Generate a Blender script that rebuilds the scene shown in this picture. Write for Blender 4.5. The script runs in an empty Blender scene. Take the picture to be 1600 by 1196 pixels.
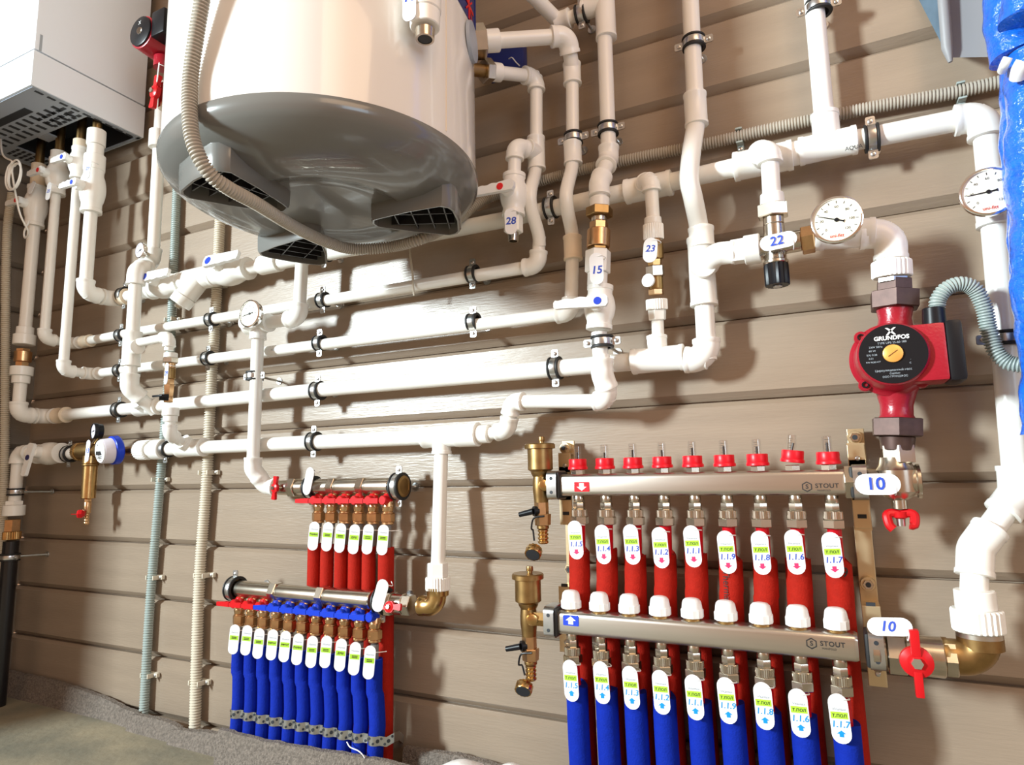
import bpy, bmesh, math, random
from mathutils import Vector as V, Matrix, Quaternion
random.seed(7)
PI = math.pi
C = bpy.context.scene.collection
# ------------------------------------------------------------------ camera model (calibrated from the plank grooves)
FL, YAW, PIT, ROL, DW, H = 1010.15, -.454635, .13837, -.020103, 1.15, .61
_f = V((math.sin(YAW)*math.cos(PIT), math.cos(YAW)*math.cos(PIT), math.sin(PIT)))
_r = _f.cross(V((0, 0, 1))).normalized(); _u = _r.cross(_f)
R_ = math.cos(ROL)*_r + math.sin(ROL)*_u; U_ = -math.sin(ROL)*_r + math.cos(ROL)*_u
CAM = V((0, -DW, H))
def ray(px, py): return _f*FL + R_*(px-800) - U_*(py-598)
def P(px, py, d):                       # point at distance d in front of the back wall (plane y = 0)
    v = ray(px, py); return CAM + v*((DW-d)/v.y)
def PZ(px, py, z): v = ray(px, py); return CAM + v*((z-H)/v.z)
def PX(px, py, x): v = ray(px, py); return CAM + v*(x/v.x)
def UP(p): return V((p.x, p.y, H+1.6))
X, Y, Z = V((1, 0, 0)), V((0, 1, 0)), V((0, 0, 1))
# ------------------------------------------------------------------ materials
def mat(name, col, rough=.5, metal=0., noise=0., nscale=40., bump=0., bscale=200., alpha=1., trans=0., spec=.5, coat=0., col2=None, stretch=(1, 1, 1), bdist=.002):
    m = bpy.data.materials.new(name); m.use_nodes = True
    nt = m.node_tree; b = nt.nodes['Principled BSDF']
    def c4(c): return (c[0], c[1], c[2], 1)
    b.inputs['Base Color'].default_value = c4(col); b.inputs['Roughness'].default_value = rough
    b.inputs['Metallic'].default_value = metal; b.inputs['Specular IOR Level'].default_value = spec
    b.inputs['Coat Weight'].default_value = coat; b.inputs['Transmission Weight'].default_value = trans; b.inputs['Alpha'].default_value = alpha
    tc = nt.nodes.new('ShaderNodeTexCoord'); mp = nt.nodes.new('ShaderNodeMapping'); mp.inputs['Scale'].default_value = stretch
    nt.links.new(tc.outputs['Object'], mp.inputs['Vector'])
    if noise or col2:
        n = nt.nodes.new('ShaderNodeTexNoise'); n.inputs['Scale'].default_value = nscale; n.inputs['Detail'].default_value = 5
        nt.links.new(mp.outputs[0], n.inputs['Vector'])
        cr = nt.nodes.new('ShaderNodeValToRGB'); cr.color_ramp.elements[0].position = .3; cr.color_ramp.elements[1].position = .7
        c2 = col2 or [x*(1-noise) for x in col]
        cr.color_ramp.elements[0].color = c4(c2); cr.color_ramp.elements[1].color = c4(col)
        nt.links.new(n.outputs['Fac'], cr.inputs['Fac']); nt.links.new(cr.outputs['Color'], b.inputs['Base Color'])
    if bump:
        n = nt.nodes.new('ShaderNodeTexNoise'); n.inputs['Scale'].default_value = bscale; n.inputs['Detail'].default_value = 4
        nt.links.new(mp.outputs[0], n.inputs['Vector'])
        bp = nt.nodes.new('ShaderNodeBump'); bp.inputs['Strength'].default_value = bump; bp.inputs['Distance'].default_value = bdist
        nt.links.new(n.outputs['Fac'], bp.inputs['Height']); nt.links.new(bp.outputs['Normal'], b.inputs['Normal'])
    return m
M = dict(
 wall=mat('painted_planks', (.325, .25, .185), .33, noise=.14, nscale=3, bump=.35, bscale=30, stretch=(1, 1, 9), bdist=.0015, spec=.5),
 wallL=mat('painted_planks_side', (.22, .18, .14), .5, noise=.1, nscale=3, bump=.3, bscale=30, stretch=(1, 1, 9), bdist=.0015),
 ppr=mat('white_polypropylene', (.86, .84, .79), .30, noise=.03, nscale=12),
 pprf=mat('white_polypropylene_fitting', (.88, .865, .82), .27, noise=.02, nscale=12),
 tan=mat('tan_shade_polypropylene', (.80, .68, .52), .35),  # white plastic toned tan: shade by the boiler put into the colour
 brass=mat('brass', (.66, .42, .17), .27, 1, noise=.25, nscale=60),
 brassd=mat('dull_brass', (.40, .25, .10), .38, 1, noise=.3, nscale=60),
 bronze=mat('copper_brass', (.74, .46, .24), .3, 1, noise=.2, nscale=60),
 nickel=mat('nickel', (.62, .56, .47), .24, 1, noise=.15, nscale=50),
 steel=mat('stainless_steel', (.66, .62, .56), .30, 1, noise=.08, nscale=8, stretch=(1, 1, 12)),
 chrome=mat('chrome', (.8, .8, .8), .10, 1),
 zinc=mat('zinc_plated_steel', (.62, .63, .63), .30, 1, noise=.2, nscale=70),
 yzinc=mat('yellow_zinc_plated_steel', (.72, .58, .36), .34, .75, noise=.12, nscale=12),
 iron=mat('brown_cast_iron', (.10, .055, .045), .45, .5, noise=.3, nscale=80),
 rubber=mat('black_rubber', (.012, .012, .013), .55),
 black=mat('black_plastic', (.008, .008, .010), .35, spec=.25),
 bpipe=mat('black_polyethylene', (.01, .01, .012), .25),
 red=mat('red_plastic', (.55, .008, .012), .30, spec=.3),
 redcap=mat('red_flow_ring', (.68, .008, .018), .35, spec=.3),
 pumpred=mat('red_enamel', (.36, .008, .022), .30, bump=.2, bscale=300, noise=.1, nscale=40),
 pex=mat('red_pipe', (.50, .004, .012), .3, spec=.3),
 gpex=mat('grey_pipe', (.20, .19, .19), .35),
 fred=mat('red_foam', (.38, .014, .006), .8, spec=.15, noise=.15, nscale=120, bump=.4, bscale=350),
 fblue=mat('blue_foam', (.003, .022, .34), .8, spec=.15, noise=.15, nscale=120, bump=.4, bscale=350),
 film=mat('shiny_blue_film', (.010, .17, .88), .20, noise=.35, nscale=35, bump=1., bscale=75, bdist=.006, stretch=(1, 1, 1.6), coat=.7),
 blue=mat('blue_plastic', (.006, .04, .50), .30, spec=.3),
 bdot=mat('blue_dot', (.01, .05, .55), .4), rdot=mat('red_dot', (.75, .01, .012), .4), ddot=mat('dark_dot', (.03, .03, .12), .4),
 enamel=mat('white_enamel', (.80, .775, .735), .16, coat=.4),
 boiler=mat('cool_lit_boiler_enamel', (.82, .89, .97), .25),  # white enamel tinted blue: cool light on the boiler put into the colour
 grille=mat('grey_painted_steel', (.36, .40, .46), .4),
 dark=mat('dark_inside', (.02, .024, .03), .6),
 gplast=mat('grey_glossy_plastic', (.165, .165, .155), .24, coat=.3),
 gdark=mat('dark_rib_plastic', (.018, .017, .018), .35),
 conduit=mat('grey_corrugated_plastic', (.42, .38, .32), .4),
 conduitl=mat('beige_corrugated_plastic', (.66, .60, .49), .4),
 conduitg=mat('green_grey_corrugated_plastic', (.36, .42, .40), .38),
 white=mat('white_plastic', (.86, .86, .85), .35), tagm=mat('glossy_white_tag', (.85, .86, .88), .2),
 ink=mat('blue_ink', (.02, .07, .50), .5), cyan=mat('light_blue_print', (.0, .28, .72), .5), pink=mat('magenta_print', (.70, .03, .14), .5),
 green=mat('green_print', (.42, .72, .04), .5), gtext=mat('grey_print', (.35, .40, .45), .5), ktext=mat('black_print', (.02, .02, .02), .5),
 wtext=mat('white_print', (.8, .8, .8), .5), rtext=mat('red_print', (.6, .05, .03), .5), dial=mat('cream_dial', (.80, .77, .66), .4),
 dialw=mat('pale_dial', (.72, .68, .76), .4), bsticker=mat('dark_blue_sticker', (.008, .02, .16), .35),
 orange=mat('orange_screw_plug', (.85, .40, .09), .35, .3), felt=mat('grey_felt', (.26, .215, .18), .95, noise=.55, nscale=180, bump=1., bscale=320, bdist=.004),
 concrete=mat('screed', (.33, .28, .19), .85, col2=(.17, .16, .12), nscale=7, bump=.6, bscale=60, bdist=.003),
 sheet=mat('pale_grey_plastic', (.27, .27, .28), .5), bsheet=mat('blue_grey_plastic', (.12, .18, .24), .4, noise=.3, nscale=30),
 wood=mat('ceiling_paint', (.5, .47, .42), .7),
)
def clearmat():
    m = bpy.data.materials.new('clear_plastic'); m.use_nodes = True; nt = m.node_tree; nt.nodes.clear()
    o = nt.nodes.new('ShaderNodeOutputMaterial'); mx = nt.nodes.new('ShaderNodeMixShader'); t = nt.nodes.new('ShaderNodeBsdfTransparent'); g = nt.nodes.new('ShaderNodeBsdfGlossy')
    g.inputs['Roughness'].default_value = .08; t.inputs['Color'].default_value = (.97, .97, .97, 1); mx.inputs[0].default_value = .13
    nt.links.new(t.outputs[0], mx.inputs[1]); nt.links.new(g.outputs[0], mx.inputs[2]); nt.links.new(mx.outputs[0], o.inputs[0]); return m
M['clear'] = clearmat()
# ------------------------------------------------------------------ objects
def thing(name, label, cat, loc, group=None):
    o = bpy.data.objects.new(name, None); o.empty_display_size = .02; C.objects.link(o); o.location = loc
    o['label'] = label; o['category'] = cat
    if group: o['group'] = group
    return o
def rootloc(o):
    while o.parent: o = o.parent
    return o.location
def part(par, name, bm, m, smooth=True, label=None, ang=35):
    bmesh.ops.remove_doubles(bm, verts=bm.verts, dist=1e-6)
    bmesh.ops.recalc_face_normals(bm, faces=bm.faces)
    if par is not None:
        l = rootloc(par)
        for v in bm.verts: v.co -= l
    me = bpy.data.meshes.new(name); bm.to_mesh(me); bm.free()
    if smooth:
        me.shade_smooth(); me.set_sharp_from_angle(angle=math.radians(ang))
    me.materials.append(M[m] if isinstance(m, str) else m)
    o = bpy.data.objects.new(name, me); C.objects.link(o)
    if par is not None: o.parent = par
    if label: o['label'] = label
    return o
def single(name, bm, m, label, cat, group=None, kind=None, **k):
    o = part(None, name, bm, m, **k)
    if label: o['label'] = label
    if cat: o['category'] = cat
    if group: o['group'] = group
    if kind: o['kind'] = kind
    return o
# ------------------------------------------------------------------ shape builders
B = bmesh.new
def perp(a):
    a = a.normalized(); r = Z if abs(a.z) < .9 else X
    s = a.cross(r).normalized(); return s, s.cross(a).normalized()
def sweep(bm, pts, rad, seg=20, cap=True, s0=None):
    pts = [V(p) for p in pts]; n = len(pts)
    if not hasattr(rad, '__len__'): rad = [rad]*n
    tan = []
    for i in range(n):
        a = pts[max(i-1, 0)]; b = pts[min(i+1, n-1)]
        j = i
        t = b-a
        if t.length < 1e-9: t = tan[-1] if tan else Z
        tan.append(t.normalized())
    # zero-length steps (radius jumps) keep the tangent of the neighbour
    for i in range(1, n-1):
        if (pts[i]-pts[i-1]).length < 1e-7: tan[i] = (pts[i+1]-pts[i]).normalized() if (pts[i+1]-pts[i]).length > 1e-7 else tan[i-1]
        elif (pts[i+1]-pts[i]).length < 1e-7: tan[i] = (pts[i]-pts[i-1]).normalized()
    s = s0.copy() if s0 else perp(tan[0])[0]
    rings = []
    for i in range(n):
        if i:
            q = tan[i-1].rotation_difference(tan[i]); s = q @ s
        t = tan[i]; s = (s-t*s.dot(t)).normalized(); w = t.cross(s)
        rings.append([bm.verts.new(pts[i]+(s*math.cos(2*PI*k/seg)+w*math.sin(2*PI*k/seg))*rad[i]) for k in range(seg)])
    for a, b in zip(rings, rings[1:]):
        for k in range(seg):
            bm.faces.new((a[k], a[(k+1) % seg], b[(k+1) % seg], b[k]))
    if cap:
        bm.faces.new(rings[0][::-1]); bm.faces.new(rings[-1])
    return bm
def lathe(bm, o, d, prof, seg=24, cap=True, s0=None):      # prof: (height along d, radius)
    d = d.normalized(); s, w = perp(d)
    if s0: s = s0; w = d.cross(s)
    rings = [[bm.verts.new(o+d*h+(s*math.cos(2*PI*k/seg)+w*math.sin(2*PI*k/seg))*max(r, 1e-5)) for k in range(seg)] for h, r in prof]
    for a, b in zip(rings, rings[1:]):
        for k in range(seg): bm.faces.new((a[k], a[(k+1) % seg], b[(k+1) % seg], b[k]))
    if cap: bm.faces.new(rings[0][::-1]); bm.faces.new(rings[-1])
    return bm
def ring(bm, c, axis, r0, r1, w, seg=28):                # closed annulus
    a = axis.normalized(); s, t = perp(a); g = []
    for k in range(seg):
        e = s*math.cos(2*PI*k/seg)+t*math.sin(2*PI*k/seg)
        g.append([bm.verts.new(c+e*r+a*h) for r, h in ((r0, -w/2), (r1*.985, -w/2), (r1, -w*.35), (r1, w*.35), (r1*.985, w/2), (r0, w/2))])
    for k in range(seg):
        p, q = g[k], g[(k+1) % seg]
        for j in range(6): bm.faces.new((p[j], p[(j+1) % 6], q[(j+1) % 6], q[j]))
    return bm
def knurl(bm, o, d, L, r, n=28, depth=.06):
    d = d.normalized(); s, w = perp(d); rings = []
    for h, k0 in ((0, .96), (L*.06, 1), (L*.94, 1), (L, .96)):
        rings.append([bm.verts.new(o+d*h+(s*math.cos(PI*k/n)+w*math.sin(PI*k/n))*r*k0*(1 if (k//1) % 2 else 1-depth)) for k in range(2*n)])
    for a, b in zip(rings, rings[1:]):
        for k in range(2*n): bm.faces.new((a[k], a[(k+1) % (2*n)], b[(k+1) % (2*n)], b[k]))
    bm.faces.new(rings[0][::-1]); bm.faces.new(rings[-1]); return bm
def box(bm, c, sx, sy, sz, ax=X, ay=Y, az=Z, bev=0.):
    vs = [bm.verts.new(c+ax*(sx/2*i)+ay*(sy/2*j)+az*(sz/2*k)) for i in (-1, 1) for j in (-1, 1) for k in (-1, 1)]
    fs = [bm.faces.new([vs[i] for i in q]) for q in ((0, 1, 3, 2), (4, 6, 7, 5), (0, 4, 5, 1), (2, 3, 7, 6), (0, 2, 6, 4), (1, 5, 7, 3))]
    if bev:
        es = {e for f in fs for e in f.edges}
        bmesh.ops.bevel(bm, geom=list(es), offset=bev, segments=2, affect='EDGES', profile=.6)
    return bm
def prism(bm, o, ax, ay, n, outline, th):                  # outline in (ax, ay), thickness along n, centred
    a = [bm.verts.new(o+ax*x+ay*y-n*th/2) for x, y in outline]; b = [bm.verts.new(o+ax*x+ay*y+n*th/2) for x, y in outline]
    k = len(outline)
    bm.faces.new(a[::-1]); bm.faces.new(b)
    for i in range(k): bm.faces.new((a[i], a[(i+1) % k], b[(i+1) % k], b[i]))
    return bm
def stadium(L, W, n=10):
    r = W/2; h = L/2-r
    return [(r*math.cos(a), h+r*math.sin(a)) for a in [PI*i/n for i in range(n+1)]]+[(r*math.cos(a), -h+r*math.sin(a)) for a in [PI+PI*i/n for i in range(n+1)]]
def rrect(w, h, r, n=5):
    out = []
    for cx, cy, a0 in ((w/2-r, h/2-r, 0), (-w/2+r, h/2-r, PI/2), (-w/2+r, -h/2+r, PI), (w/2-r, -h/2+r, 1.5*PI)):
        out += [(cx+r*math.cos(a0+PI/2*i/n), cy+r*math.sin(a0+PI/2*i/n)) for i in range(n+1)]
    return out
def smoothpath(pts, step=.006):                          # centripetal-ish Catmull-Rom
    pts = [V(p) for p in pts]; q = [pts[0]*2-pts[1]]+pts+[pts[-1]*2-pts[-2]]; out = []
    for i in range(1, len(q)-2):
        a, b, c, d = q[i-1], q[i], q[i+1], q[i+2]; n = max(2, int((c-b).length/step))
        for k in range(n):
            t = k/n
            out.append(.5*((2*b)+(c-a)*t+(2*a-5*b+4*c-d)*t*t+(3*b-a-3*c+d)*t**3))
    out.append(pts[-1]); return out
def text_bm(s, size, o, ax, ay, n, lift=.0004, bold=0., shear=0., spacing=1.):
    cu = bpy.data.curves.new('t', 'FONT'); cu.body = s; cu.size = size; cu.align_x = 'CENTER'; cu.align_y = 'CENTER'; cu.offset = bold; cu.shear = shear; cu.space_character = spacing
    cu.resolution_u = 3
    t = bpy.data.objects.new('t', cu); C.objects.link(t)
    dg = bpy.context.evaluated_depsgraph_get(); me = bpy.data.meshes.new_from_object(t.evaluated_get(dg)); bm = B(); bm.from_mesh(me)
    bpy.data.objects.remove(t); bpy.data.meshes.remove(me); bpy.data.curves.remove(cu)
    for v in bm.verts: v.co = o+ax*v.co.x+ay*v.co.y+n*lift
    return bm
def write(par, s, size, o, ax, ay, n, m='ink', name='writing', **k):
    bm = text_bm(s, size, o, ax, ay, n, **k); return part(par, name, bm, m, smooth=False)
# ------------------------------------------------------------------ plumbing parts
FR = 1.36
def elbow(par, c, ua, ub, r, m='pprf', L=None, name='elbow'):
    ua = ua.normalized(); ub = ub.normalized(); th = PI-ua.angle(ub)      # bend angle
    rb = 1.5*r; t = rb*math.tan(th/2); L = max(L or 2.25*r, t+.5*r); ro = FR*r
    n = 10; cc = c+(ua+ub).normalized()*(rb/math.cos(th/2)); pts = []; rad = []
    def arm(u, rev):
        seq = [(L, ro*1.0), (L-.0006, ro*1.05), (L-.4*r, ro*1.05), (L-.5*r, ro), (t, ro)]
        if rev: seq = seq[::-1]
        for h, q in seq: pts.append(c+u*h); rad.append(q)
    arm(ua, False)
    a = c+ua*t-cc; b = c+ub*t-cc
    for i in range(1, n):
        q = i/n; w = (a*(math.sin((1-q)*th))+b*math.sin(q*th))/math.sin(th) if th > .01 else a.lerp(b, q)
        pts.append(cc+w); rad.append(ro)
    arm(ub, True)
    return part(par, name, sweep(B(), pts, rad, 28), m)
def tee(par, c, axis, br, r, rb=None, m='pprf', name='tee_fitting', L=None, Lb=None):
    a = axis.normalized(); br = br.normalized(); rb = rb or r; L = L or 2.1*r; Lb = Lb or FR*r+1.1*rb
    bm = lathe(B(), c-a*L, a, [(0, FR*r), (.0006, FR*r*1.05), (.45*r, FR*r*1.05), (.55*r, FR*r), (2*L-.55*r, FR*r), (2*L-.45*r, FR*r*1.05), (2*L-.0006, FR*r*1.05), (2*L, FR*r)], 28)
    lathe(bm, c, br, [(0, FR*rb), (Lb-.5*rb, FR*rb), (Lb-.45*rb, FR*rb*1.05), (Lb-.0006, FR*rb*1.05), (Lb, FR*rb)], 26)
    return part(par, name, bm, m)
def coupler(par, c, axis, r, L=None, m='pprf', name='coupling', f=FR):
    L = L or 3.4*r; a = axis.normalized(); q = f*r
    return part(par, name, lathe(B(), c-a*L/2, a, [(0, q), (.0006, q*1.05), (.35*r, q*1.05), (.45*r, q), (L-.45*r, q), (L-.35*r, q*1.05), (L-.0006, q*1.05), (L, q)], 28), m)
def pipe_seg(par, pts, r, m='ppr', name='pipe'):
    return part(par, name, sweep(B(), pts, r, 24), m)
def run(par, path, r, m='ppr', L=None, fm='pprf'):        # path: (point, kind); kind 'E' = welded elbow, 's' = smooth bend
    path = [(p, '') if isinstance(p, V) else p for p in path]
    seg = [path[0][0]]; bent = False
    for i in range(1, len(path)):
        p, k = path[i]; seg.append(p)
        if k == 'E' or i == len(path)-1:
            pipe_seg(par, smoothpath(seg, .004) if len(seg) > 2 else seg, r, m)
            if k == 'E': elbow(par, p, path[i-1][0]-p, path[i+1][0]-p, r, fm, L)
            seg = [p]
def stack(par, o, d, items):                               # coaxial chain: (name, material, length, r0, r1, kind)
    d = d.normalized(); p = V(o); i = 0
    for it in items:
        nm, m, L, r0, r1, kd = it
        c = min(.0012, L*.2)
        if kd == 'k': bm = knurl(B(), p, d, L, r0)
        elif kd == 'h': bm = lathe(B(), p, d, [(0, r0*.93), (c, r0), (L-c, r1), (L, r1*.93)], 6)
        elif kd == 'b': bm = lathe(B(), p, d, [(L*k/12, r0*(.80+.20*(k % 3 != 0))) for k in range(13)], 20)
        elif kd == 'o': bm = lathe(B(), p, d, [(0, r0), (L, r1), (L, r1*.78), (L*.3, r1*.75)], 24)
        else: bm = lathe(B(), p, d, [(0, r0*.94), (c, r0), (L-c, r1), (L, r1*.94)], 24)
        part(par, nm, bm, m, ang=28); p = p+d*L
    return p
def lever(par, c, hd, ld, r, dot, L=.062, off=0., W=.016):     # plastic lever of a welded ball valve: c stem foot, hd stem direction, ld lever direction
    hd = hd.normalized(); ld = (ld-hd*ld.dot(hd)).normalized(); sd = hd.cross(ld).normalized()
    part(par, 'valve_stem', lathe(B(), c, hd, [(0, r*1.05), (r*1.9, r*.95), (r*2.05, r*.7)], 20), 'pprf')
    o = c+hd*r*2.3
    up = []; n = 16
    for i in range(n+1):
        t = i/n; x = -L*.22+L*t; up.append((x, W*.62-(.0035*t)))
    dn = []
    for i in range(n+1):
        t = 1-i/n; x = -L*.22+L*t; dn.append((x, -W*.62+.002*t+(.0011*math.sin(t*22) if t > .35 else 0)))
    tip = [(L*.78+.003, W*.25), (L*.78+.003, -W*.25)]
    h = part(par, 'lever_handle', prism(B(), o, ld, sd, hd, up+tip+dn+[(-L*.22-.004, -W*.3), (-L*.22-.004, W*.3)], .009), 'white')
    part(h, 'colour_dot', lathe(B(), o+hd*.0046+ld*off, hd, [(0, W*.42), (.0009, W*.40)], 20), dot, smooth=False)
def ball_valve(label, c, axis, hd, ld, r, dot, name='ball_valve', L=None, big=1.9, m='pprf', lv=None, hl=.062, off=0., W=.016):
    a = axis.normalized(); L = L or 5.2*r; t = thing(name, label, 'valve', c)
    prof = [(0, FR*r), (.0006, FR*r*1.06), (.5*r, FR*r*1.06), (.6*r, FR*r)]
    for i in range(11):
        q = i/10; prof.append((L*.2+L*.6*q, r*(FR+(big-FR)*math.sin(PI*q)**.8)))
    prof += [(L-.6*r, FR*r), (L-.5*r, FR*r*1.06), (L-.0006, FR*r*1.06), (L, FR*r)]
    part(t, 'valve_body', lathe(B(), c-a*L/2, a, prof, 30), m)
    lever(t, c+hd.normalized()*r*(big-.9), hd, ld, r*.85, dot, L=hl, off=off, W=W)
    return t
def clamp(label, c, axis, r, ear=None, stud=True, w=.011, studx=None, group=None):
    a = axis.normalized(); ear = (ear or Z); ear = (ear-a*ear.dot(a)).normalized()
    t = thing('pipe_clamp', label, 'clamp', c, group); R = r+.0035
    bm = ring(B(), c, a, r*.98, R, w*1.75)
    ring(bm, c-a*w*.78, a, r*.98, R+.0022, w*.32); ring(bm, c+a*w*.78, a, r*.98, R+.0022, w*.32)
    part(t, 'rubber_liner', bm, 'rubber')
    part(t, 'steel_band', ring(B(), c, a, R-.0002, R+.0014, w), 'zinc')
    n = a.cross(ear).normalized()
    if n.y > 0: n = -n
    for s in (1, -1):
        e = c+ear*s*(R+.0075)
        out = rrect(w*1.25, .0155, .003)
        k = part(t, 'ear', prism(B(), e+n*.0012, a, ear, n, out, .0026), 'zinc')
        part(k, 'screw', stackbm(e+n*.0024, n), 'zinc')
    if stud:
        wp = V((studx if studx is not None else c.x+.006, 0, c.z-.002))
        st = c+Y*(R*.9)
        part(t, 'wall_stud', sweep(B(), [st, wp], .0028, 8), 'zinc')
        part(t, 'wall_plate', lathe(B(), wp-Y*.0022, Y, [(0, .0085), (.0022, .009)], 16), 'zinc')
    return t
def stackbm(o, n):
    bm = lathe(B(), o, n, [(0, .0038), (.002, .0036), (.0026, .0026)], 12)
    s, w = perp(n)
    return bm
def tagobj(label, c, up, n, L=.058, W=.021, texts=(), cat='tag', group=None, stripe=None, name='name_tag', arrow=None, tie=True):
    n = n.normalized(); up = (up-n*up.dot(n)).normalized(); ax = up.cross(n).normalized()
    t = thing(name, label, cat, c, group)
    pl = part(t, 'tag_plate', prism(B(), c, ax, up, n, stadium(L, W), .0016), 'tagm', ang=60)
    if stripe:
        part(pl, 'green_stripe', prism(B(), c+n*.0009+up*stripe[0], ax, up, n, rrect(W*.86, stripe[1], .0004), .0003), 'green', smooth=False)
    for s, sz, off, m, kw in texts:
        kw = dict(kw); vert = kw.pop('vert', False); dx = kw.pop('dx', 0)
        if vert: write(pl, s, sz, c+up*off+ax*dx, up, -ax, n, m=m, lift=.0012, **kw)
        else: write(pl, s, sz, c+up*off+ax*dx, ax, up, n, m=m, lift=.0012, **kw)
    if tie: part(t, 'tie', sweep(B(), smoothpath([c+up*L*.38, c+up*L*.39+ax*.010+n*.001, c+up*L*.36+ax*.015-n*.010, c+up*L*.38+ax*.002-n*.026], .002), .0009, 6), 'white')
    if arrow:
        sg, off, m = arrow; w = W*.11; h = .0075
        out = [(-w, -h/2*sg), (w, -h/2*sg), (w, h*.05*sg), (w*2.1, h*.05*sg), (0, h*.62*sg), (-w*2.1, h*.05*sg), (-w, h*.05*sg)]
        if sg < 0: out = out[::-1]
        part(pl, 'arrow', prism(B(), c+n*.0011+up*off, ax, up, n, out, .0003), m, smooth=False)
    return t
def gauge(label, c, n, R, stem_to, up=Z, name='thermometer', dial='dial', needle=200, nums=(), rim='chrome', depth=.016, word=None, cat='gauge', marks=7):
    n = n.normalized(); t = thing(name, label, cat, c); up = (up-n*up.dot(n)).normalized(); ax = up.cross(n)
    part(t, 'gauge_case', lathe(B(), c-n*depth, n, [(0, R*.55), (.001, R*.9), (depth*.55, R*.93), (depth*.6, R), (depth*.95, R*1.0), (depth, R*.97), (depth+.0005, R*.9), (depth-.003, R*.88)], 40), rim)
    f = c-n*.0022
    d = part(t, 'dial', lathe(B(), f-n*.001, n, [(0, R*.89), (.001, R*.89)], 40), dial, smooth=False)
    bm = B()
    for k in range(marks):
        a = math.radians(225-270*k/(marks-1)); e = ax*math.cos(a)+up*math.sin(a); s = n.cross(e)
        box(bm, f+e*R*.76+n*.0004, R*.10, R*.025, .0003, e, s, n)
    part(d, 'scale_marks', bm, 'ktext', smooth=False)
    for k, s in enumerate(nums):
        a = math.radians(225-270*k/(len(nums)-1)); e = ax*math.cos(a)+up*math.sin(a)
        write(d, s, R*.15, f+e*R*.56, ax, up, n, m='ktext', name='number', lift=.0005)
    if word: write(d, word, R*.20, f-up*R*.68, ax, up, n, m='rtext', lift=.0005, bold=.0001)
    a = math.radians(needle); e = ax*math.cos(a)+up*math.sin(a); s = n.cross(e)
    bm = prism(B(), f+n*.0012, e, s, n, [(-R*.3, -R*.07), (-R*.25, -R*.03), (R*.72, -R*.012), (R*.72, R*.012), (-R*.25, R*.03), (-R*.3, R*.07)], .0005)
    lathe(bm, f+n*.0008, n, [(0, R*.09), (.0014, R*.07)], 14)
    part(t, 'needle', bm, 'black', smooth=False)
    part(t, 'gauge_stem', sweep(B(), [c-n*depth, stem_to], .005, 12), 'nickel')
    return t
def corrugated(par, name, pts, r, m, pitch=.0032, seg=18, kind=None):
    dn = smoothpath(pts, .001); st = pitch/6; pp = [dn[0]]; acc = 0
    for a, b in zip(dn, dn[1:]):
        L = (b-a).length; d0 = st-acc
        while d0 <= L: pp.append(a.lerp(b, d0/L)); d0 += st
        acc = L-(d0-st)
    cum = 0; rad = []
    for i, p in enumerate(pp):
        if i: cum += (p-pp[i-1]).length
        rad.append(r*(1-.26*(.5-.5*math.cos(2*PI*cum/pitch))**2) if True else r)
    bm = sweep(B(), pp, rad, seg)
    return bm
def conduit_clip(label, c, along, r, side, m='conduitl'):
    t = thing('conduit_clip', label, 'clip', c)
    a = along.normalized(); s = side.normalized()
    bm = box(B(), V((c.x, -.003, c.z))+s*r*.3, .011, .006, r*3.4, a, Y, s)
    box(bm, V((c.x, -.003-r, c.z))+s*(r+.002), .011, r*2, .003, a, Y, s, .0005); box(bm, V((c.x, -.003-r, c.z))-s*(r+.002), .011, r*2, .003, a, Y, s, .0005)
    part(t, 'clip_body', bm, m)
    e = V((c.x, -.006, c.z))+s*(r+.010)
    part(t, 'screw_lug', box(B(), e, .010, .009, .013, a, Y, s, .001), m)
    part(t, 'screw', stackbm(e-Y*.0045, -Y), 'zinc')
    return t
def butterfly(par, c, n, ld, m='red', s=1., hub='nickel'):          # two-winged handle
    n = n.normalized(); ld = (ld-n*ld.dot(n)).normalized(); sd = n.cross(ld)
    h = prism(B(), c, ld, sd, n, [(x*s, y*s) for x, y in ((-.026, -.005), (-.024, -.0065), (-.010, -.0045), (-.006, -.010), (.006, -.010), (.010, -.0045), (.024, -.0065), (.026, -.005), (.026, .005), (.024, .0065), (.010, .0045), (.006, .010), (-.006, .010), (-.010, .0045), (-.024, .0065), (-.026, .005))], .006*s)
    lathe(h, c-n*.002, n, [(0, .011*s), (.005*s, .010*s), (.007*s, .006*s)], 20)
    o = part(par, 'butterfly_handle', h, m)
    part(o, 'handle_nut', lathe(B(), c+n*.005*s, n, [(0, .0045*s), (.003*s, .0042*s)], 6), hub, smooth=False)
    return o
# ================================================================== THE ROOM
PITCH = .1412; G0 = H+.8203
def plankwall(name, m, o, along, L, nrm, z0, z1, zoff=0.):
    prof = [(0., z0)]
    k = int((z1-G0)/PITCH)+1; zs = sorted(G0+zoff-PITCH*j for j in range(-12, 14)); zs = [z for z in zs if z0+.03 < z < z1-.03]
    for z in zs: prof += [(0., z-.0090), (-.0085, z-.0015), (-.020, z-.0015), (-.020, z+.0018), (-.0135, z+.0018), (0., z+.0145)]
    prof += [(0., z1), (-.03, z1), (-.03, z0)]
    bm = B(); a = [bm.verts.new(o+nrm*d+Z*(z-o.z)) for d, z in prof]; b = [bm.verts.new(o+along*L+nrm*d+Z*(z-o.z)) for d, z in prof]
    for i in range(len(prof)): j = (i+1) % len(prof); bm.faces.new((a[i], a[j], b[j], b[i]))
    bm.faces.new(a); bm.faces.new(b[::-1])
    return single(name, bm, m, None, None, kind='structure', smooth=False)
XL = -2.24
plankwall('wall_back', 'wall', V((XL-.03, 0, 0)), X, 3.6, -Y, -.02, 2.6)
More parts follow.
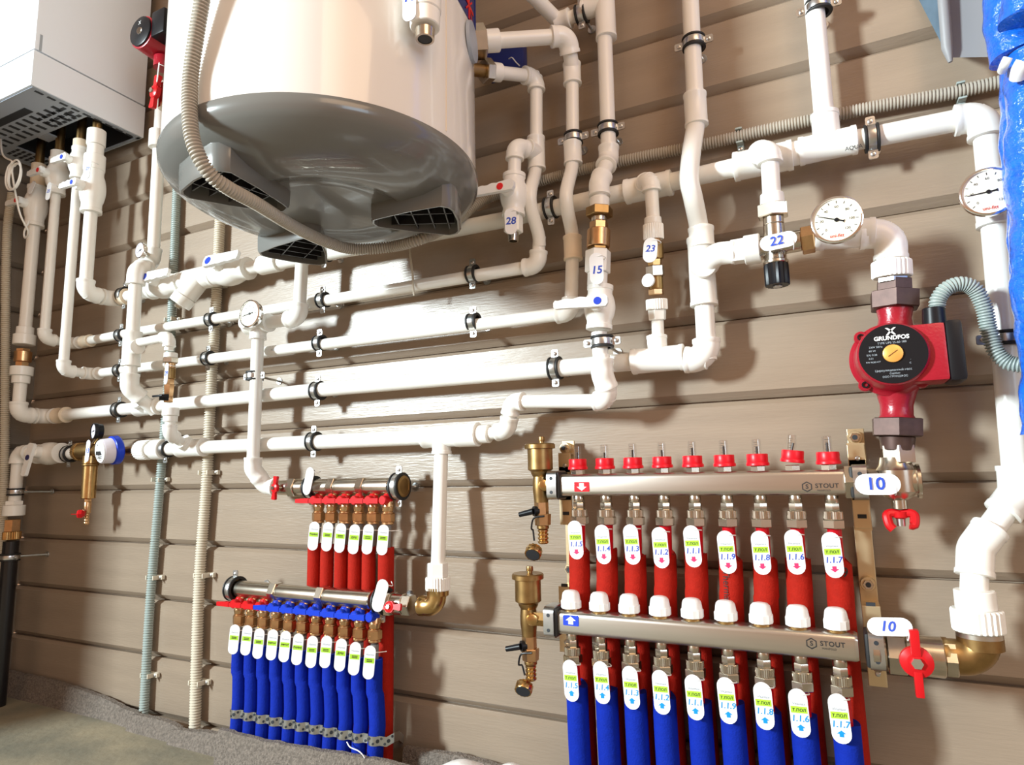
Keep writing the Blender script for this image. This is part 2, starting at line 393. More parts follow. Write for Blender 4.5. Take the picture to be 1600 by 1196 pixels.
plankwall('wall_left', 'wallL', V((XL, -1.0, 0)), Y, 1.0, X, -.02, 2.6, -.012)
single('floor', box(B(), V((-.3, -1.2, -.03)), 4.2, 2.6, .06), 'concrete', None, None, kind='structure', smooth=False)
# felt edge strip along the foot of the wall, in wavy lengths
def felt(label, pts, th, zb=0., group=None, name='felt_strip', cat='felt strip'):
    sm = smoothpath([V((x, y, z)) for x, y, z in pts], .012); bm = B(); rows = []
    for i, p in enumerate(sm):
        z = p.z+random.uniform(-.0015, .0015); lean = .012
        rows.append([bm.verts.new(V(q)) for q in ((p.x, p.y-lean, zb), (p.x, p.y-lean*.5, (zb+z)/2), (p.x, p.y, z), (p.x, p.y+th, z+.001), (p.x, p.y+th, zb))])
    for a, b in zip(rows, rows[1:]):
        for j in range(5): bm.faces.new((a[j], a[(j+1) % 5], b[(j+1) % 5], b[j]))
    bm.faces.new(rows[0]); bm.faces.new(rows[-1][::-1])
    return single(name, bm, 'felt', label, cat, group)
felt('grey-brown felt strip at the wall foot, from the left corner to first conduit', [(-2.225, -.022, .064), (-2.05, -.022, .062), (-1.9, -.024, .058), (-1.76, -.024, .048), (-1.66, -.03, .036), (-1.60, -.034, .034)], .012)
felt('short curled felt strip between the two corrugated conduits at the wall foot', [(-1.61, -.046, .034), (-1.54, -.048, .038), (-1.46, -.05, .036), (-1.425, -.052, .030)], .012)
felt('low felt strip behind the right-hand conduit, left of the blue pipes', [(-1.44, -.060, .028), (-1.36, -.060, .036), (-1.27, -.062, .044), (-1.20, -.066, .048)], .012)
felt('pale grey felt strip in front of the feet of the blue insulated pipes', [(-1.215, -.118, .083), (-1.1, -.122, .08), (-.95, -.122, .085), (-.80, -.118, .088), (-.70, -.108, .083)], .010)
felt('dark felt strip at the wall foot right of the blue pipes', [(-.80, -.032, .080), (-.72, -.030, .082), (-.67, -.028, .082), (-.60, -.024, .076), (-.5, -.022, .06), (-.2, -.022, .05)], .012)
bm = B(); rows = []
for i in range(30):
    y = -.02-i*.03; z = .066-.0005*i+random.uniform(-.002, .002)
    rows.append([bm.verts.new(V(q)) for q in ((XL+.026, y, 0), (XL+.016, y, z), (XL+.002, y, z), (XL+.002, y, 0))])
for a, b in zip(rows, rows[1:]):
    for j in range(4): bm.faces.new((a[j], a[(j+1) % 4], b[(j+1) % 4], b[j]))
bm.faces.new(rows[0]); bm.faces.new(rows[-1][::-1])
single('felt_strip', bm, 'felt', 'felt edge strip running along the foot of the left side wall', 'felt strip')
# ================================================================== CONDUITS
def conduit(label, pts, r, m, name='corrugated_conduit', cat='conduit', pitch=.0062):
    return single(name, corrugated(None, name, pts, r, M[m], pitch), m, label, cat)
conduit('green-grey corrugated conduit rising up the wall, left one of the upright pair', [V((-1.604, -.016, .02)), V((-1.603, -.016, .3)), V((-1.592, -.016, .55)), V((-1.578, -.016, .9)), V((-1.580, -.016, 1.1)), V((-1.590, -.016, 1.6))], .0115, 'conduitg')
conduit('beige corrugated conduit rising up the wall, right one of the upright pair', [V((-1.413, -.018, .02)), V((-1.420, -.018, .36)), V((-1.410, -.018, .6)), V((-1.409, -.018, .8)), V((-1.404, -.018, 1.1)), V((-1.404, -.018, 1.6))], .0135, 'conduitl')
q = PX(10, 400, XL+.018); q2 = PX(5, 800, XL+.018); q3 = PX(22, 300, XL+.018)
conduit('corrugated conduit running up the left side wall behind the boiler pipes', [V((XL+.018, q2.y, .05)), V((XL+.018, q2.y, q2.z)), q, V((XL+.018, q.y, 1.5))], .0125, 'conduitl')
# heater centre
HG = .08; HR = .2557; HC = V((-.7449, -.3358, 0)); HZ = .504+H
def hp(px, py, off):                     # point on the heater's cylinder (radius HR+off) seen at a pixel
    v = ray(px, py); v = v/math.hypot(v.x, v.y); o = CAM-HC; b = o.x*v.x+o.y*v.y; c = o.x**2+o.y**2-(HR+off)**2
    t = -b-math.sqrt(max(b*b-c, 0)); return CAM+v*t
cp = [hp(334, -150, .03)+Z*.5, hp(334, -150, .03), hp(322, -40, .022), hp(306, 60, .016), hp(297, 130, .013), hp(298, 200, .014), PZ(309, 241, H+.432)]
cp += [PZ(330, 274, H+.408), PZ(358, 295, H+.399), PZ(400, 318, H+.400), PZ(455, 352, H+.406), PZ(505, 376, H+.412), PZ(550, 389, H+.416), PZ(610, 386, H+.424), PZ(660, 373, H+.432)]
cp += [P(705, 351, .10), P(745, 320, .045), P(775, 305, .020), P(830, 288, .018), P(900, 268, .018), P(1000, 246, .018), P(1100, 226, .018), P(1190, 205, .018), P(1290, 183, .018), P(1390, 163, .018), P(1480, 147, .018), P(1560, 129, .020), P(1640, 112, .03)]
conduit('long grey corrugated conduit looping under the water heater and off along the wall', cp, .0105, 'conduit', pitch=.0048)
for px, py in ((1155, 213), (1502, 143)):
    c = P(px, py, .018)
    conduit_clip('grey clip on the long conduit %s' % ('beside the tall riser' if px < 1300 else 'above the right-hand pipe elbow'), c, X, .0105, -Z, 'conduitg')
for zz, l in ((.43, 'below the water heater'), (.0, 'at the height of the small red-handled manifold'), (-.25, 'beside the left end of the lower manifold'), (-.49, 'just above the felt strip')):
    conduit_clip('clip on the left upright conduit, '+l, V((-1.598 if zz < .2 else -1.582, -.016, H+zz)), Z, .0115, X, 'conduitl')
for zz, l in ((.50, 'behind the strainer'), (.015, 'left of the red butterfly valve'), (-.235, 'left of the lower manifold end'), (-.485, 'close to the floor')):
    conduit_clip('clip on the right upright conduit, '+l, V((-1.412, -.018, H+zz)), Z, .0135, X, 'conduitl')
single('cable_tie', sweep(B(), [P(638, 389, .05), P(640, 372, .055), P(641, 400, .070), P(645, 430, .068), P(646, 455, .066), P(647, 462, .064)], .0022, 8), 'conduitl', 'cream cable tie hanging from the conduit across the 25 mm pipe', 'cable tie')
# ================================================================== WATER HEATER
t = thing('water_heater', 'big white cylindrical water heater with a grey domed underside, hung on the wall', 'water heater', HC+Z*HZ)
part(t, 'tank_jacket', lathe(B(), HC+Z*HZ, Z, [(0, HR*.985), (.0, HR), (1.15, HR), (1.2, HR*.93)], 128), 'enamel')
prof = [(.004, HR*.97), (.006, HR+.002), (0, HR+.0045), (-.012, HR+.003), (-.024, HR-.006), (-.036, HR-.024), (-.046, HR-.046), (-.053, HR-.070), (-.056, HR-.095), (-.057, .142), (-.056, .134), (-.050, .126), (-.049, .09), (-.049, .001)]
part(t, 'bottom_cover', lathe(B(), HC+Z*HZ, Z, prof, 128, cap=False), 'gplast', ang=50)
for k, (ang, l) in enumerate(((-103, 0), (25, 0), (150, 0))):
    a = math.radians(ang); e = V((math.cos(a), math.sin(a), 0)); s = V((-e.y, e.x, 0)); c = HC+e*.150+Z*(HZ)
    # foot: rounded triangular hollow pad, wide outside, narrow towards the centre
    o2 = []
    def fo(sc, dx=0): return [(x*sc*1.0+dx, y*sc*1.24) for x, y in ((.072, -.050), (.078, -.040), (.082, 0), (.078, .040), (.072, .050), (.058, .056), (.0, .040), (-.060, .018), (-.072, .012), (-.076, 0), (-.072, -.012), (-.060, -.018), (.0, -.040), (.058, -.056))]
    bm = B(); zs = ((-.010, .97, 0), (-.050, .98, 0), (-.072, .97, 0), (-.0775, .94, 0), (-.0775, .90, 0), (-.040, .87, 0)); rg = []
    for z, sc, dx in zs: rg.append([bm.verts.new(c+e*x+s*y+Z*z) for x, y in fo(sc, dx)])
    for p, q in zip(rg, rg[1:]):
        for j in range(14): bm.faces.new((p[j], p[(j+1) % 14], q[(j+1) % 14], q[j]))
    bm.faces.new(rg[-1]); bmesh.ops.subdivide_edges(bm, edges=[x for x in bm.edges if False])
    f = part(t, 'foot', bm, 'gplast', ang=40)
    bm = B()
    for y in (-.021, .021): box(bm, c+s*y+Z*-.058+e*.012, .11 if y else .13, .002, .028, e, s, Z)
    for x in (-.03, 0, .03, .056): box(bm, c+e*x+Z*-.058, .002, .05 if x < 0 else .094, .028, e, s, Z)
    part(f, 'rib', bm, 'gdark', smooth=False)
    bm = B(); g = [bm.verts.new(c+e*x+s*y+Z*-.044) for x, y in fo(.88)]; bm.faces.new(g); part(f, 'foot_inside', bm, 'gdark', smooth=False)
# seam line, steel flange, dark blue sticker
v0 = hp(697, 30, .0004)
part(t, 'seam', sweep(B(), [hp(697, 205, .0002), hp(697, 30, .0002), V((v0.x, v0.y, HZ+1.1))], .0009, 6), 'tan')
def onheater(pts, off, th=.0006, sub=6):
    q = [hp(x, y, off) for x, y in pts]; bm = B(); bm.faces.new([bm.verts.new(p) for p in q]); return bm
# port flange
fc = hp(735, 66, .000); fn = V((fc.x-HC.x, fc.y-HC.y, 0)).normalized()
part(t, 'port_flange', lathe(B(), fc, fn, [(0, .034), (.006, .033), (.007, .024)], 32), 'grille')
# sticker curved round the jacket
bm = B(); cols = []
for i in range(22):
    xx = 714+i*1.37; a = hp(min(xx, 742.3), -60, .0006); lim = 0+((xx-714)/29)**1.0*52 - 3
    b = hp(min(xx, 742.3), lim, .0006); b = V((a.x, a.y, CAM.z+(b.z-CAM.z)))
    cols.append((bm.verts.new(b), bm.verts.new(V((a.x, a.y, HZ+.75)))))
for a, b in zip(cols, cols[1:]): bm.faces.new((a[0], b[0], b[1], a[1]))
st = part(t, 'blue_sticker', bm, 'bsticker', label='dark blue label on the jacket')
bm = B(); fp = hp(733, 8, .0014); fn2 = V((fp.x-HC.x, fp.y-HC.y, 0)).normalized(); fs = Z.cross(fn2)
for an in (0, PI/2, PI/4, -PI/4): box(bm, fp, .052, .006 if an in (0, PI/2) else .003, .0008, fs*math.cos(an)+Z*math.sin(an), fn2.cross(fs*math.cos(an)+Z*math.sin(an)), fn2)
part(st, 'cross_flag', bm, 'rdot', smooth=False)
# dark blue box on the wall behind the heater's ports
t = thing('wall_bracket', 'dark blue plate on the wall behind the upper heater pipes', 'bracket', P(790, 92, .01))
part(t, 'plate', box(B(), P(792, 93, .012), .085, .022, .075, bev=.002), 'bsticker')
part(t, 'hook', sweep(B(), smoothpath([P(795, 92, .03), P(800, 90, .04), P(806, 97, .036), P(812, 103, .03)], .002), .0012, 6), 'wtext')
# hanging valve 18 in front of the heater
o = hp(664, -10, .03)
t = thing('ball_valve', 'white valve end tagged 18 with open nickel thread, hanging before the heater', 'valve', o)
def at(px, py): v = ray(px, py); return CAM+v*((o.y-CAM.y)/v.y)
stack(t, at(664, 44), Z, [('adapter_body', 'pprf', .024, .0215, .0225, 'r'), ('adapter_sleeve', 'pprf', .035, .0235, .0235, 'r'), ('pipe', 'ppr', .30, .016, .016, 'r')])
stack(t, at(664, 48), -Z, [('threaded_end', 'nickel', .014, .0145, .0135, 'o')])
part(t, 'bore', lathe(B(), at(664, 48)-Z*.0128, -Z, [(0, .0096), (.0006, .0096)], 20), 'dark', smooth=False)
tagobj('white tag marked 18 on the valve hanging before the heater', at(656, 12)-Y*.026, Z, V((.15, -1, 0)), L=.078, W=.021, texts=[('18', .021, -.002, 'ink', dict(shear=.15, bold=.0004))])
# ================================================================== BOILER
bx0, bx1, by0, by1, bz = XL+.02, -1.745, -.318, -.018, H+1.008
t = thing('wall_boiler', 'white box-shaped wall boiler with a slotted grey base plate, upper left corner', 'boiler', V((-1.98, -.17, bz)))
bm = B(); box(bm, V(((bx0+bx1)/2, (by0+by1)/2, bz+.45)), bx1-bx0, by1-by0, .72, bev=.006); part(t, 'casing', bm, 'boiler')
bm = B(); hz_ = bz+.038; tw = .005
box(bm, V((bx1-tw/2, (by0+by1)/2, hz_)), tw, by1-by0, .096); box(bm, V((bx0+tw/2, (by0+by1)/2, hz_)), tw, by1-by0, .096)
box(bm, V(((bx0+bx1)/2, by0+tw/2, hz_)), bx1-bx0-2*tw, tw, .096); box(bm, V(((bx0+bx1)/2, by1-tw/2, hz_)), bx1-bx0-2*tw, tw, .096); part(t, 'lower_casing', bm, 'boiler', smooth=False)
# base plate with cut-out: built from strips round the opening
cx0, cx1, cy0, cy1 = -2.12, -1.765, -.165, -.03
bm = B(); zb = bz-.010
def pl(x0, x1, y0, y1, z=zb, th=.004): box(bm, V(((x0+x1)/2, (y0+y1)/2, z)), x1-x0, y1-y0, th)
pl(bx0+.006, bx1-.006, by0+.006, cy0); pl(bx0+.006, cx0, cy0, by1-.004); pl(cx1, bx1-.006, cy0, by1-.004); pl(bx0+.006, bx1-.006, cy1, by1-.004)
part(t, 'base_plate', bm, 'grille', smooth=False)
bm = B()
for i in range(11):
    for j in range(2): box(bm, V((-2.14+i*.034, -.192-.034*j, zb-.0023)), .012, .026, .0012)
for i in range(6):
    for j in range(3): box(bm, V((-1.895+i*.022, -.178-.02*j, zb-.0023)), .015, .009, .0012)
for j in range(9): box(bm, V((bx1-.018, -.29+j*.03, zb-.0023)), .008, .020, .0012)
for j in range(8):
    for i in range(3): box(bm, V((-2.135-.022*i, -.04-j*.016, zb-.0023)), .017, .008, .0012)
box(bm, V((-2.02, -.258, zb-.0025)), .30, .022, .0014)
part(t, 'vent_slot', bm, 'dark', smooth=False)
bm = B(); box(bm, V(((bx0+bx1)/2, (by0+by1)/2, bz+.081)), bx1-bx0-.012, by1-by0-.012, .008)
for yy in (cy0-.002, cy1+.002): box(bm, V(((bx0+bx1)/2, yy, bz+.035)), bx1-bx0-.014, .003, .084)
for xx in (cx0-.002, cx1+.002): box(bm, V((xx, (cy0+cy1)/2, bz+.035)), .003, cy1-cy0, .084)
part(t, 'dark_recess', bm, 'dark', smooth=False)
part(t, 'steel_bracket', box(B(), V((-1.98, -.15, zb-.001)), .05, .03, .004), 'grille')
part(t, 'casing_print', box(B(), PX(64, 67, bx1+.0008), .0006, .006, .045), 'gtext', smooth=False)
# boiler pump, red butterfly valve on the pipes between boiler and heater
pc = P(218, 48, .19)
t = thing('circulation_pump', 'red circulation pump beside the boiler, half hidden behind the heater', 'pump', pc)
stack(t, pc, Y, [('motor_face', 'black', .006, .040, .040, 'r'), ('motor_body', 'pumpred', .10, .044, .050, 'r')])
part(t, 'bleed_plug', lathe(B(), pc-Y*.0005, -Y, [(0, .010), (.002, .009)], 16), 'chrome')
part(t, 'terminal_box', box(B(), pc+V((.062, .035, .008)), .05, .06, .07, bev=.006), 'black')
write(t, 'X', .014, pc-Y*.0004+Z*.022, X, Z, -Y, m='wtext', name='logo')
part(t, 'flange_neck', sweep(B(), [pc+V((.012, .06, -.045)), pc+V((.012, .06, -.075))], .022, 16), 'pumpred')
c = P(243, 144, .13); t = thing('ball_valve', 'small valve with a red butterfly handle between boiler and heater', 'valve', c)
stack(t, c+Z*.035+Y*.026, -Z, [('valve_body', 'nickel', .07, .015, .015, 'r')]); butterfly(t, c, V((-.1, -1, 0)), V((.25, 0, 1)), s=1.7)
tagobj('white tag seen edge-on above the red butterfly valve by the boiler', P(247, 113, .16), V((.55, 0, 1)), V((-.5, -1, 0)), L=.05, W=.016)
# ================================================================== PPR PIPE RUNS
r2, r3 = .0125, .0160
# --- four pipes down from the boiler
def down(label, top, bot, wallx, wally, pipe_r, zline, sock_m='ppr', sock=(.032, .020)):
    x = P(*wallx, .05).x; xt = x
    T = V((x, -.129, P(*top, .129).z)); Bt = V((x+.0, -.129, zline)); return T, Bt, V((x, -.05, zline))
ZA, ZB, ZC, ZD, ZE, ZF = H+.506, H+.398, H+.299, H+.190, H+.077, H+.129
# P4 -> line A
xA = -1.782; xC = -1.856; xB = -1.958; xD = -2.057
t = thing('water_pipe', 'thick white pipe dropping from the boiler to the valve and strainer line, rightmost of four', 'pipe', V((xA, -.129, H+.98)))
stack(t, V((xA, -.129, H+1.07)), -Z, [('boiler_thread', 'brassd', .095, .012, .012, 'r')])
stack(t, V((xA, -.129, H+.975)), -Z, [('socket', 'pprf', .045, .0235, .0235, 'r'), ('neck', 'pprf', .030, .0205, .0205, 'r'), ('union_collar', 'pprf', .045, .0265, .0265, 'r')])
run(t, [V((xA, -.129, H+.77)), (V((xA, -.129, ZA+.0)), 'E'), (V((xA, -.05, ZA)), 'E'), V((-1.645, -.05, ZA))], r3)
coupler(t, V((xA+.045, -.05, ZA)), X, r3, .03, m='tan')
v = ball_valve('big white ball valve with blue-dot lever on the thickest boiler pipe', V((xA, -.129, H+.80)), Z, -Y, -X, .0185, 'bdot', L=.135, big=1.75, hl=.070)
tagobj('white tag tilted on the thickest boiler pipe, above its blue-dot lever', P(137, 264, .165), V((.28, 0, 1)), V((.1, -1, -.1)), L=.055, W=.021, texts=[('27', .013, 0, 'ink', dict(shear=.2, bold=.0003))])
# P3 -> line C
t = thing('water_pipe', 'thin white pipe dropping from the boiler, second from the right of four', 'pipe', V((xC, -.129, H+.98)))
stack(t, V((xC, -.129, H+1.07)), -Z, [('boiler_thread', 'brassd', .105, .011, .012, 'r'), ('socket', 'tan', .050, .0185, .018, 'r'), ('neck', 'tan', .02, .0155, .0155, 'r')])
run(t, [V((xC, -.129, H+.895)), (V((xC, -.129, ZC)), 'E'), (V((xC, -.05, ZC)), 'E'), P(410, 549, .05)*1.0, V((-.412, -.05, ZC-.003))] if False else [V((xC, -.129, H+.86)), (V((xC, -.129, ZC)), 'E'), (V((xC, -.05, ZC)), 'E'), V((-1.70, -.05, ZC))], r2)
ball_valve('white ball valve with blue-dot lever on the second boiler pipe from the right', V((xC, -.129, H+.895)), Z, -Y, -X, r2*1.15, 'bdot', L=.095, hl=.066)
# P2 -> line B
t = thing('water_pipe', 'thin white pipe dropping from the boiler, third from the right of four', 'pipe', V((xB, -.129, H+.98)))
stack(t, V((xB, -.129, H+1.07)), -Z, [('boiler_thread', 'brassd', .115, .011, .012, 'r'), ('socket', 'ppr', .055, .0215, .021, 'r'), ('neck', 'ppr', .02, .0165, .0165, 'r')])
run(t, [V((xB, -.129, H+.86)), (V((xB, -.129, ZB)), 'E'), (V((xB, -.05, ZB)), 'E'), V((-1.70, -.05, ZB+.002))], r2)
coupler(t, V((xB+.065, -.05, ZB)), X, r2, .035, m='tan', name='coupling')
ball_valve('bulky white ball valve with red-dot lever on the third boiler pipe', V((xB, -.129, H+.878)), Z, -Y, -X, .0165, 'rdot', L=.11, big=1.85, m='ppr', hl=.066)
tagobj('narrow white tag on the third boiler pipe, below its red-dot lever', P(76, 299, .165), V((.12, 0, 1)), V((.1, -1, 0)), L=.052, W=.018, texts=[('25', .012, 0, 'ink', dict(shear=.2, bold=.0003))])
# P1 -> line D
t = thing('water_pipe', 'thick white pipe dropping from the boiler nearest the left wall, with a brass check valve', 'pipe', V((xD, -.129, H+.98)))
stack(t, V((xD, -.129, H+1.07)), -Z, [('boiler_thread', 'brassd', .130, .010, .012, 'r'), ('socket', 'tan', .075, .0195, .019, 'r'), ('neck', 'tan', .05, .018, .018, 'r')])
p1 = P(38, 520, .129); p1.x = xD+.0
pb = V((xD, -.129, ZD))
def onx(px, py): return V((xD, -.129, P(px, py, .129).z))
pipe_seg(t, [V((xD, -.129, H+.76)), onx(38, 520)], r3)
stack(t, onx(38, 512), -Z, [('adapter_neck', 'pprf', .022, .0215, .0215, 'r'), ('adapter_sleeve', 'pprf', .030, .0275, .0275, 'r')])
z1 = onx(34, 546)
e = stack(t, z1, -Z, [('check_valve', 'bronze', .008, .018, .018, 'h'), ('check_valve_body', 'bronze', .030, .0215, .0215, 'r'), ('check_valve_end', 'bronze', .014, .017, .017, 'h')])
e = stack(t, e, -Z, [('union_nut', 'pprf', .026, .0285, .028, 'r'), ('union_neck', 'pprf', .022, .0225, .022, 'r')])
run(t, [e, (pb, 'E'), (V((xD, -.05, ZD)), 'E'), V((-1.60, -.05, ZD))], r3)
coupler(t, V((xD+.070, -.05, ZD)), X, r3, .045, m='tan', name='coupling')
ball_valve('white ball valve with red-dot lever on the leftmost boiler pipe', V((xD, -.129, H+.808)), Z, -Y, -X, .0175, 'rdot', L=.125, big=1.75, m='ppr', hl=.066)
tagobj('white tag leaning on the leftmost boiler pipe above its lever', P(50, 293, .16), V((.5, 0, 1)), V((.1, -1, 0)), L=.04, W=.016)
# beige fitting at the picture's left edge with a black screw cap, and a coiled cable
c = P(6, 322, .10)
t = thing('side_valve', 'tan pipe fitting with a black cap at the left edge under the boiler', 'fitting', c)
stack(t, c+V((-.05, .0, .02)), V((1, .1, -.12)), [('fitting_body', 'tan', .075, .024, .022, 'r')]); stack(t, c+V((-.01, 0, -.002)), V((.3, -.2, -1)), [('black_cap', 'black', .030, .017, .015, 'r')])
cc = P(24, 275, .22); bm = B(); pts = [P(0, 195, .20), P(4, 240, .22)]
for i in range(40):
    a = 1.9+i*.5; k = 1-.0065*i+.05*math.sin(i*.7); pts.append(cc+V((math.cos(a)*.036*k, -.006+.0002*i, math.sin(a)*.046*k)))
pts += [P(30, 330, .2), P(44, 362, .17), P(39, 372, .165), P(38, 362, .165), P(46, 345, .16)]
single('coiled_cable', sweep(bm, smoothpath(pts, .006), .0026, 8), 'ppr', 'thin cream cable coiled up below the boiler', 'cable')
# --- line A, left part behind valves and strainer, on past the heater to the far right elbow
rA = r3
t = thing('water_pipe', 'topmost white wall line, passing behind the heater and across to the right edge', 'pipe', V((-1.2, -.05, ZA)))
pA = [V((-1.60, -.05, ZA+.006)), V((-1.22, -.05, ZA+.006))]
pipe_seg(t, pA, rA)
pipe_seg(t, [V((-1.22, -.05, ZA+.004)), V((-.55, -.05, H+.498)), V((-.36, -.05, H+.502))], rA)
c23 = P(1013, 293, .05); pipe_seg(t, [V((-.36, -.05, H+.502)), c23], rA); tee(t, c23, X, -Y, rA, r2, L=.042, Lb=.026)
cA2 = P(1192, 252, .05); pipe_seg(t, [c23, cA2], rA); tee(t, cA2, X, -Y, r3*1.08, r2*1.15, L=.046, Lb=.036)
cA3 = P(1293, 228, .05); pipe_seg(t, [cA2, cA3], rA); tee(t, cA3, X, Z, rA, r2*1.2, L=.042, Lb=.055)
coupler(t, P(1243, 240, .05), X, rA, .03, f=1.22)
cA4 = P(1537, 180, .05); cA5 = P(1584, 745, .05)
run(t, [cA3, (cA4, 'E'), P(1549, 300, .05)], rA)
tee(t, P(1550, 312, .05), Z, -Y, rA, r2, L=.040, Lb=.030)
cA5 = P(1590, 770, .05); cA6 = P(1524, 858, .080); cA7 = P(1521, 950, .10)
run(t, [P(1551, 330, .05), (cA5, 'E'), (cA6, 'E'), cA7], rA)
coupler(t, P(1553, 335, .05), Z, rA, .03)
pipe_seg(t, [cA3, P(1286, 165, .05)], r2*1.2); 
pipe_seg(t, [P(1286, 165, .05), UP(P(1268, -90, .05))], r2*1.2)
# socket adapter and brass elbow down to the return manifold
e = stack(t, P(1522, 922, .10), -Z, [('adapter_neck', 'pprf', .024, .0235, .0235, 'r'), ('adapter_sleeve', 'pprf', .028, .0295, .0295, 'k'), ('adapter_ring', 'steel', .008, .026, .026, 'r')])
be = P(1531, 1018, .104); zr = H-.247
elbow(t, V((e.x, e.y-.002, zr-.003)), Z, -X, .0165, 'brassd', L=.044, name='brass_elbow')
lathe_bm = lathe(B(), e+Z*.001, -Z, [(0, .0260), (.014, .0260), (.016, .020)], 24); part(t, 'brass_rim', lathe_bm, 'brassd')
write(t, 'AQUA', .0085, P(1333, 231, .05)-Y*(rA+.0002)*.9-Z*rA*.4, X, V((0, -.4, .92)), V((0, -.92, -.4)), m='ktext', name='pipe_print', lift=.0012)
# --- clamps on line A
clamp('rubber-lined steel clamp left of the blue-lever valve, on the topmost line', V((P(195, 465, .05).x, -.05, ZA+.004)), X, .0185)
clamp('rubber-lined clamp on the topmost line, beside the valve tagged 28', P(861, 325, .05), X, rA, studx=-.43)
clamp('rubber-lined clamp on the topmost line, left of the right-hand elbow', P(1362, 216, .05), X, rA)
clamp('rubber-lined clamp on the right-hand downpipe, behind the grey hose', P(1572, 530, .05), P(1573, 540, .05)-P(1571, 510, .05), rA, ear=X)
clamp('rubber-lined clamp hidden behind the back foot of the heater', P(507, 396, .05), X, rA)
# valves + strainer on line A
zv = ZA+.006
def axx(px, d=.05): return P(px, 420, d).x
ball_valve('white ball valve with blue-dot lever left of the white strainer', V((axx(262), -.05, zv)), X, V((0, -1, .22)), X, .0195, 'bdot', L=.125, big=1.7, hl=.100, off=-.010, W=.022)
ball_valve('white ball valve with blue-dot lever right of the white strainer', V((axx(360), -.05, zv)), X, V((0, -1, .28)), X, .0195, 'bdot', L=.13, big=1.75, hl=.112, off=-.012, W=.024)
sx = axx(312); t = thing('y_strainer', 'white angled strainer with a capped leg, between two blue-lever valves', 'strainer', V((sx, -.05, zv)))
part(t, 'strainer_body', lathe(B(), V((sx-.058, -.052, zv)), X, [(0, .024), (.012, .0285), (.10, .0285), (.116, .024)], 28), 'pprf')
d = V((-.50, -.28, -.80)).normalized(); p = V((sx+.012, -.055, zv))
stack(t, p, d, [('strainer_leg', 'pprf', .060, .027, .026, 'r'), ('strainer_cap', 'pprf', .026, .0285, .0275, 'r')])
stack(t, p+d*.086, d, [('drain_plug', 'nickel', .010, .009, .009, 'h')])
part(t, 'branch_collar', sweep(B(), [V((axx(408), -.05, zv)), V((axx(436), -.05, zv))], .0235, 24), 'pprf')
# --- line B
t = thing('water_pipe', 'thin white pipe along the wall, second line down, ending in an elbow beside the heater', 'pipe', V((-1.2, -.05, ZB)))
cB = P(840, 415, .05); run(t, [V((-1.72, -.05, ZB+.002)), (cB, 'E'), P(843, 370, .052)], r2)
cv = P(838, 240, .05)
pipe_seg(t, smoothpath([P(843, 385, .052), P(841, 365, .06), P(830, 325, .085), P(829, 300, .088), P(836, 270, .055), P(838, 250, .05)], .004), r2)
tee(t, cv, Z, V((-.25, -1, 0)), r2, r2, L=.034, Lb=.030)
ct = P(838, 120, .05); run(t, [cv, (ct, 'E'), P(775, 113, .13)], r2)
e0 = P(775, 113, .13); dd = (ct-e0).normalized()
stack(t, e0+dd*.01, -dd, [('socket', 'pprf', .022, .0175, .0175, 'r'), ('union_nut', 'nickel', .017, .0235, .0235, 'h'), ('thread', 'brassd', .03, .012, .012, 'r')])
# valve 28 branch
q0 = cv+V((-.25, -1, 0)).normalized()*.030; q1 = P(805, 228, .105); q2 = P(803, 285, .105)
run(t, [cv, (q1, 'E'), q2], r2)
ball_valve('white drain valve with a red-dot lever beside the heater, tagged 28', P(803, 305, .105), P(804, 240, .105)-P(803, 305, .105), -Y, -X, r2*1.2, 'rdot', L=.082, big=1.75, hl=.080, off=.006, W=.016)
t = thing('hose_tail', 'nickel threaded tail below the valve tagged 28', 'fitting', P(803, 345, .105)); dn = P(802, 372, .105)-P(803, 335, .105)
stack(t, P(803, 333, .105), dn, [('white_sleeve', 'pprf', .038, .0165, .018, 'h'), ('thread', 'nickel', .017, .0105, .0098, 'o')])
tagobj('white tag marked 28 under the red-dot lever', P(798, 346, .128), V((-.02, 0, 1)), V((.35, -1, 0)), L=.050, W=.022, texts=[('28', .019, 0, 'ink', dict(shear=.15, bold=.0004))])
# --- line C
t = thing('water_pipe', 'thin white pipe along the wall, third line down, rising beside the tall brass-jointed pipe', 'pipe', V((-1.2, -.05, ZC)))
cC = P(892, 489, .05); run(t, [V((-1.72, -.05, ZC)), (cC, 'E'), P(895, 380, .052)], r2)
coupler(t, P(895, 388, .052), Z, r2, .046, m='tan')
pipe_seg(t, smoothpath([P(895, 385, .052), P(893, 360, .058), P(886, 325, .085), P(885, 300, .088), P(893, 265, .058), P(895, 245, .052)], .004), r2)
coupler(t, P(895, 240, .052), Z, r2, .044); ctop = P(894, 103, .05); pipe_seg(t, [P(895, 240, .052), ctop], r2)
coupler(t, P(894, 116, .05), Z, r2, .044)
ce = P(886, 56, .085); run(t, [ctop, (P(895, 110, .05), ''), (ce, 'E'), P(770, 64, .165)], r2*1.12)
dd = (ce-P(770, 64, .165)).normalized(); e0 = P(780, 63, .160)
stack(t, e0, -dd, [('socket', 'pprf', .026, .0205, .0205, 'r'), ('union_nut', 'nickel', .024, .031, .031, 'h'), ('thread', 'bronze', .018, .017, .017, 'r'), ('thread_end', 'nickel', .02, .0185, .0185, 'r')])
write(t, 'PN20 25x4.2', .009, P(522, 536, .05)-Y*r2*1.02, X, Z, -Y, m='gtext', name='pipe_print', lift=.001)
write(t, 'AQUA-S PP-R 25x4.2 PN20', .007, P(450, 546, .05)-Y*r2*1.02, X, Z, -Y, m='gtext', name='pipe_print', lift=.001)
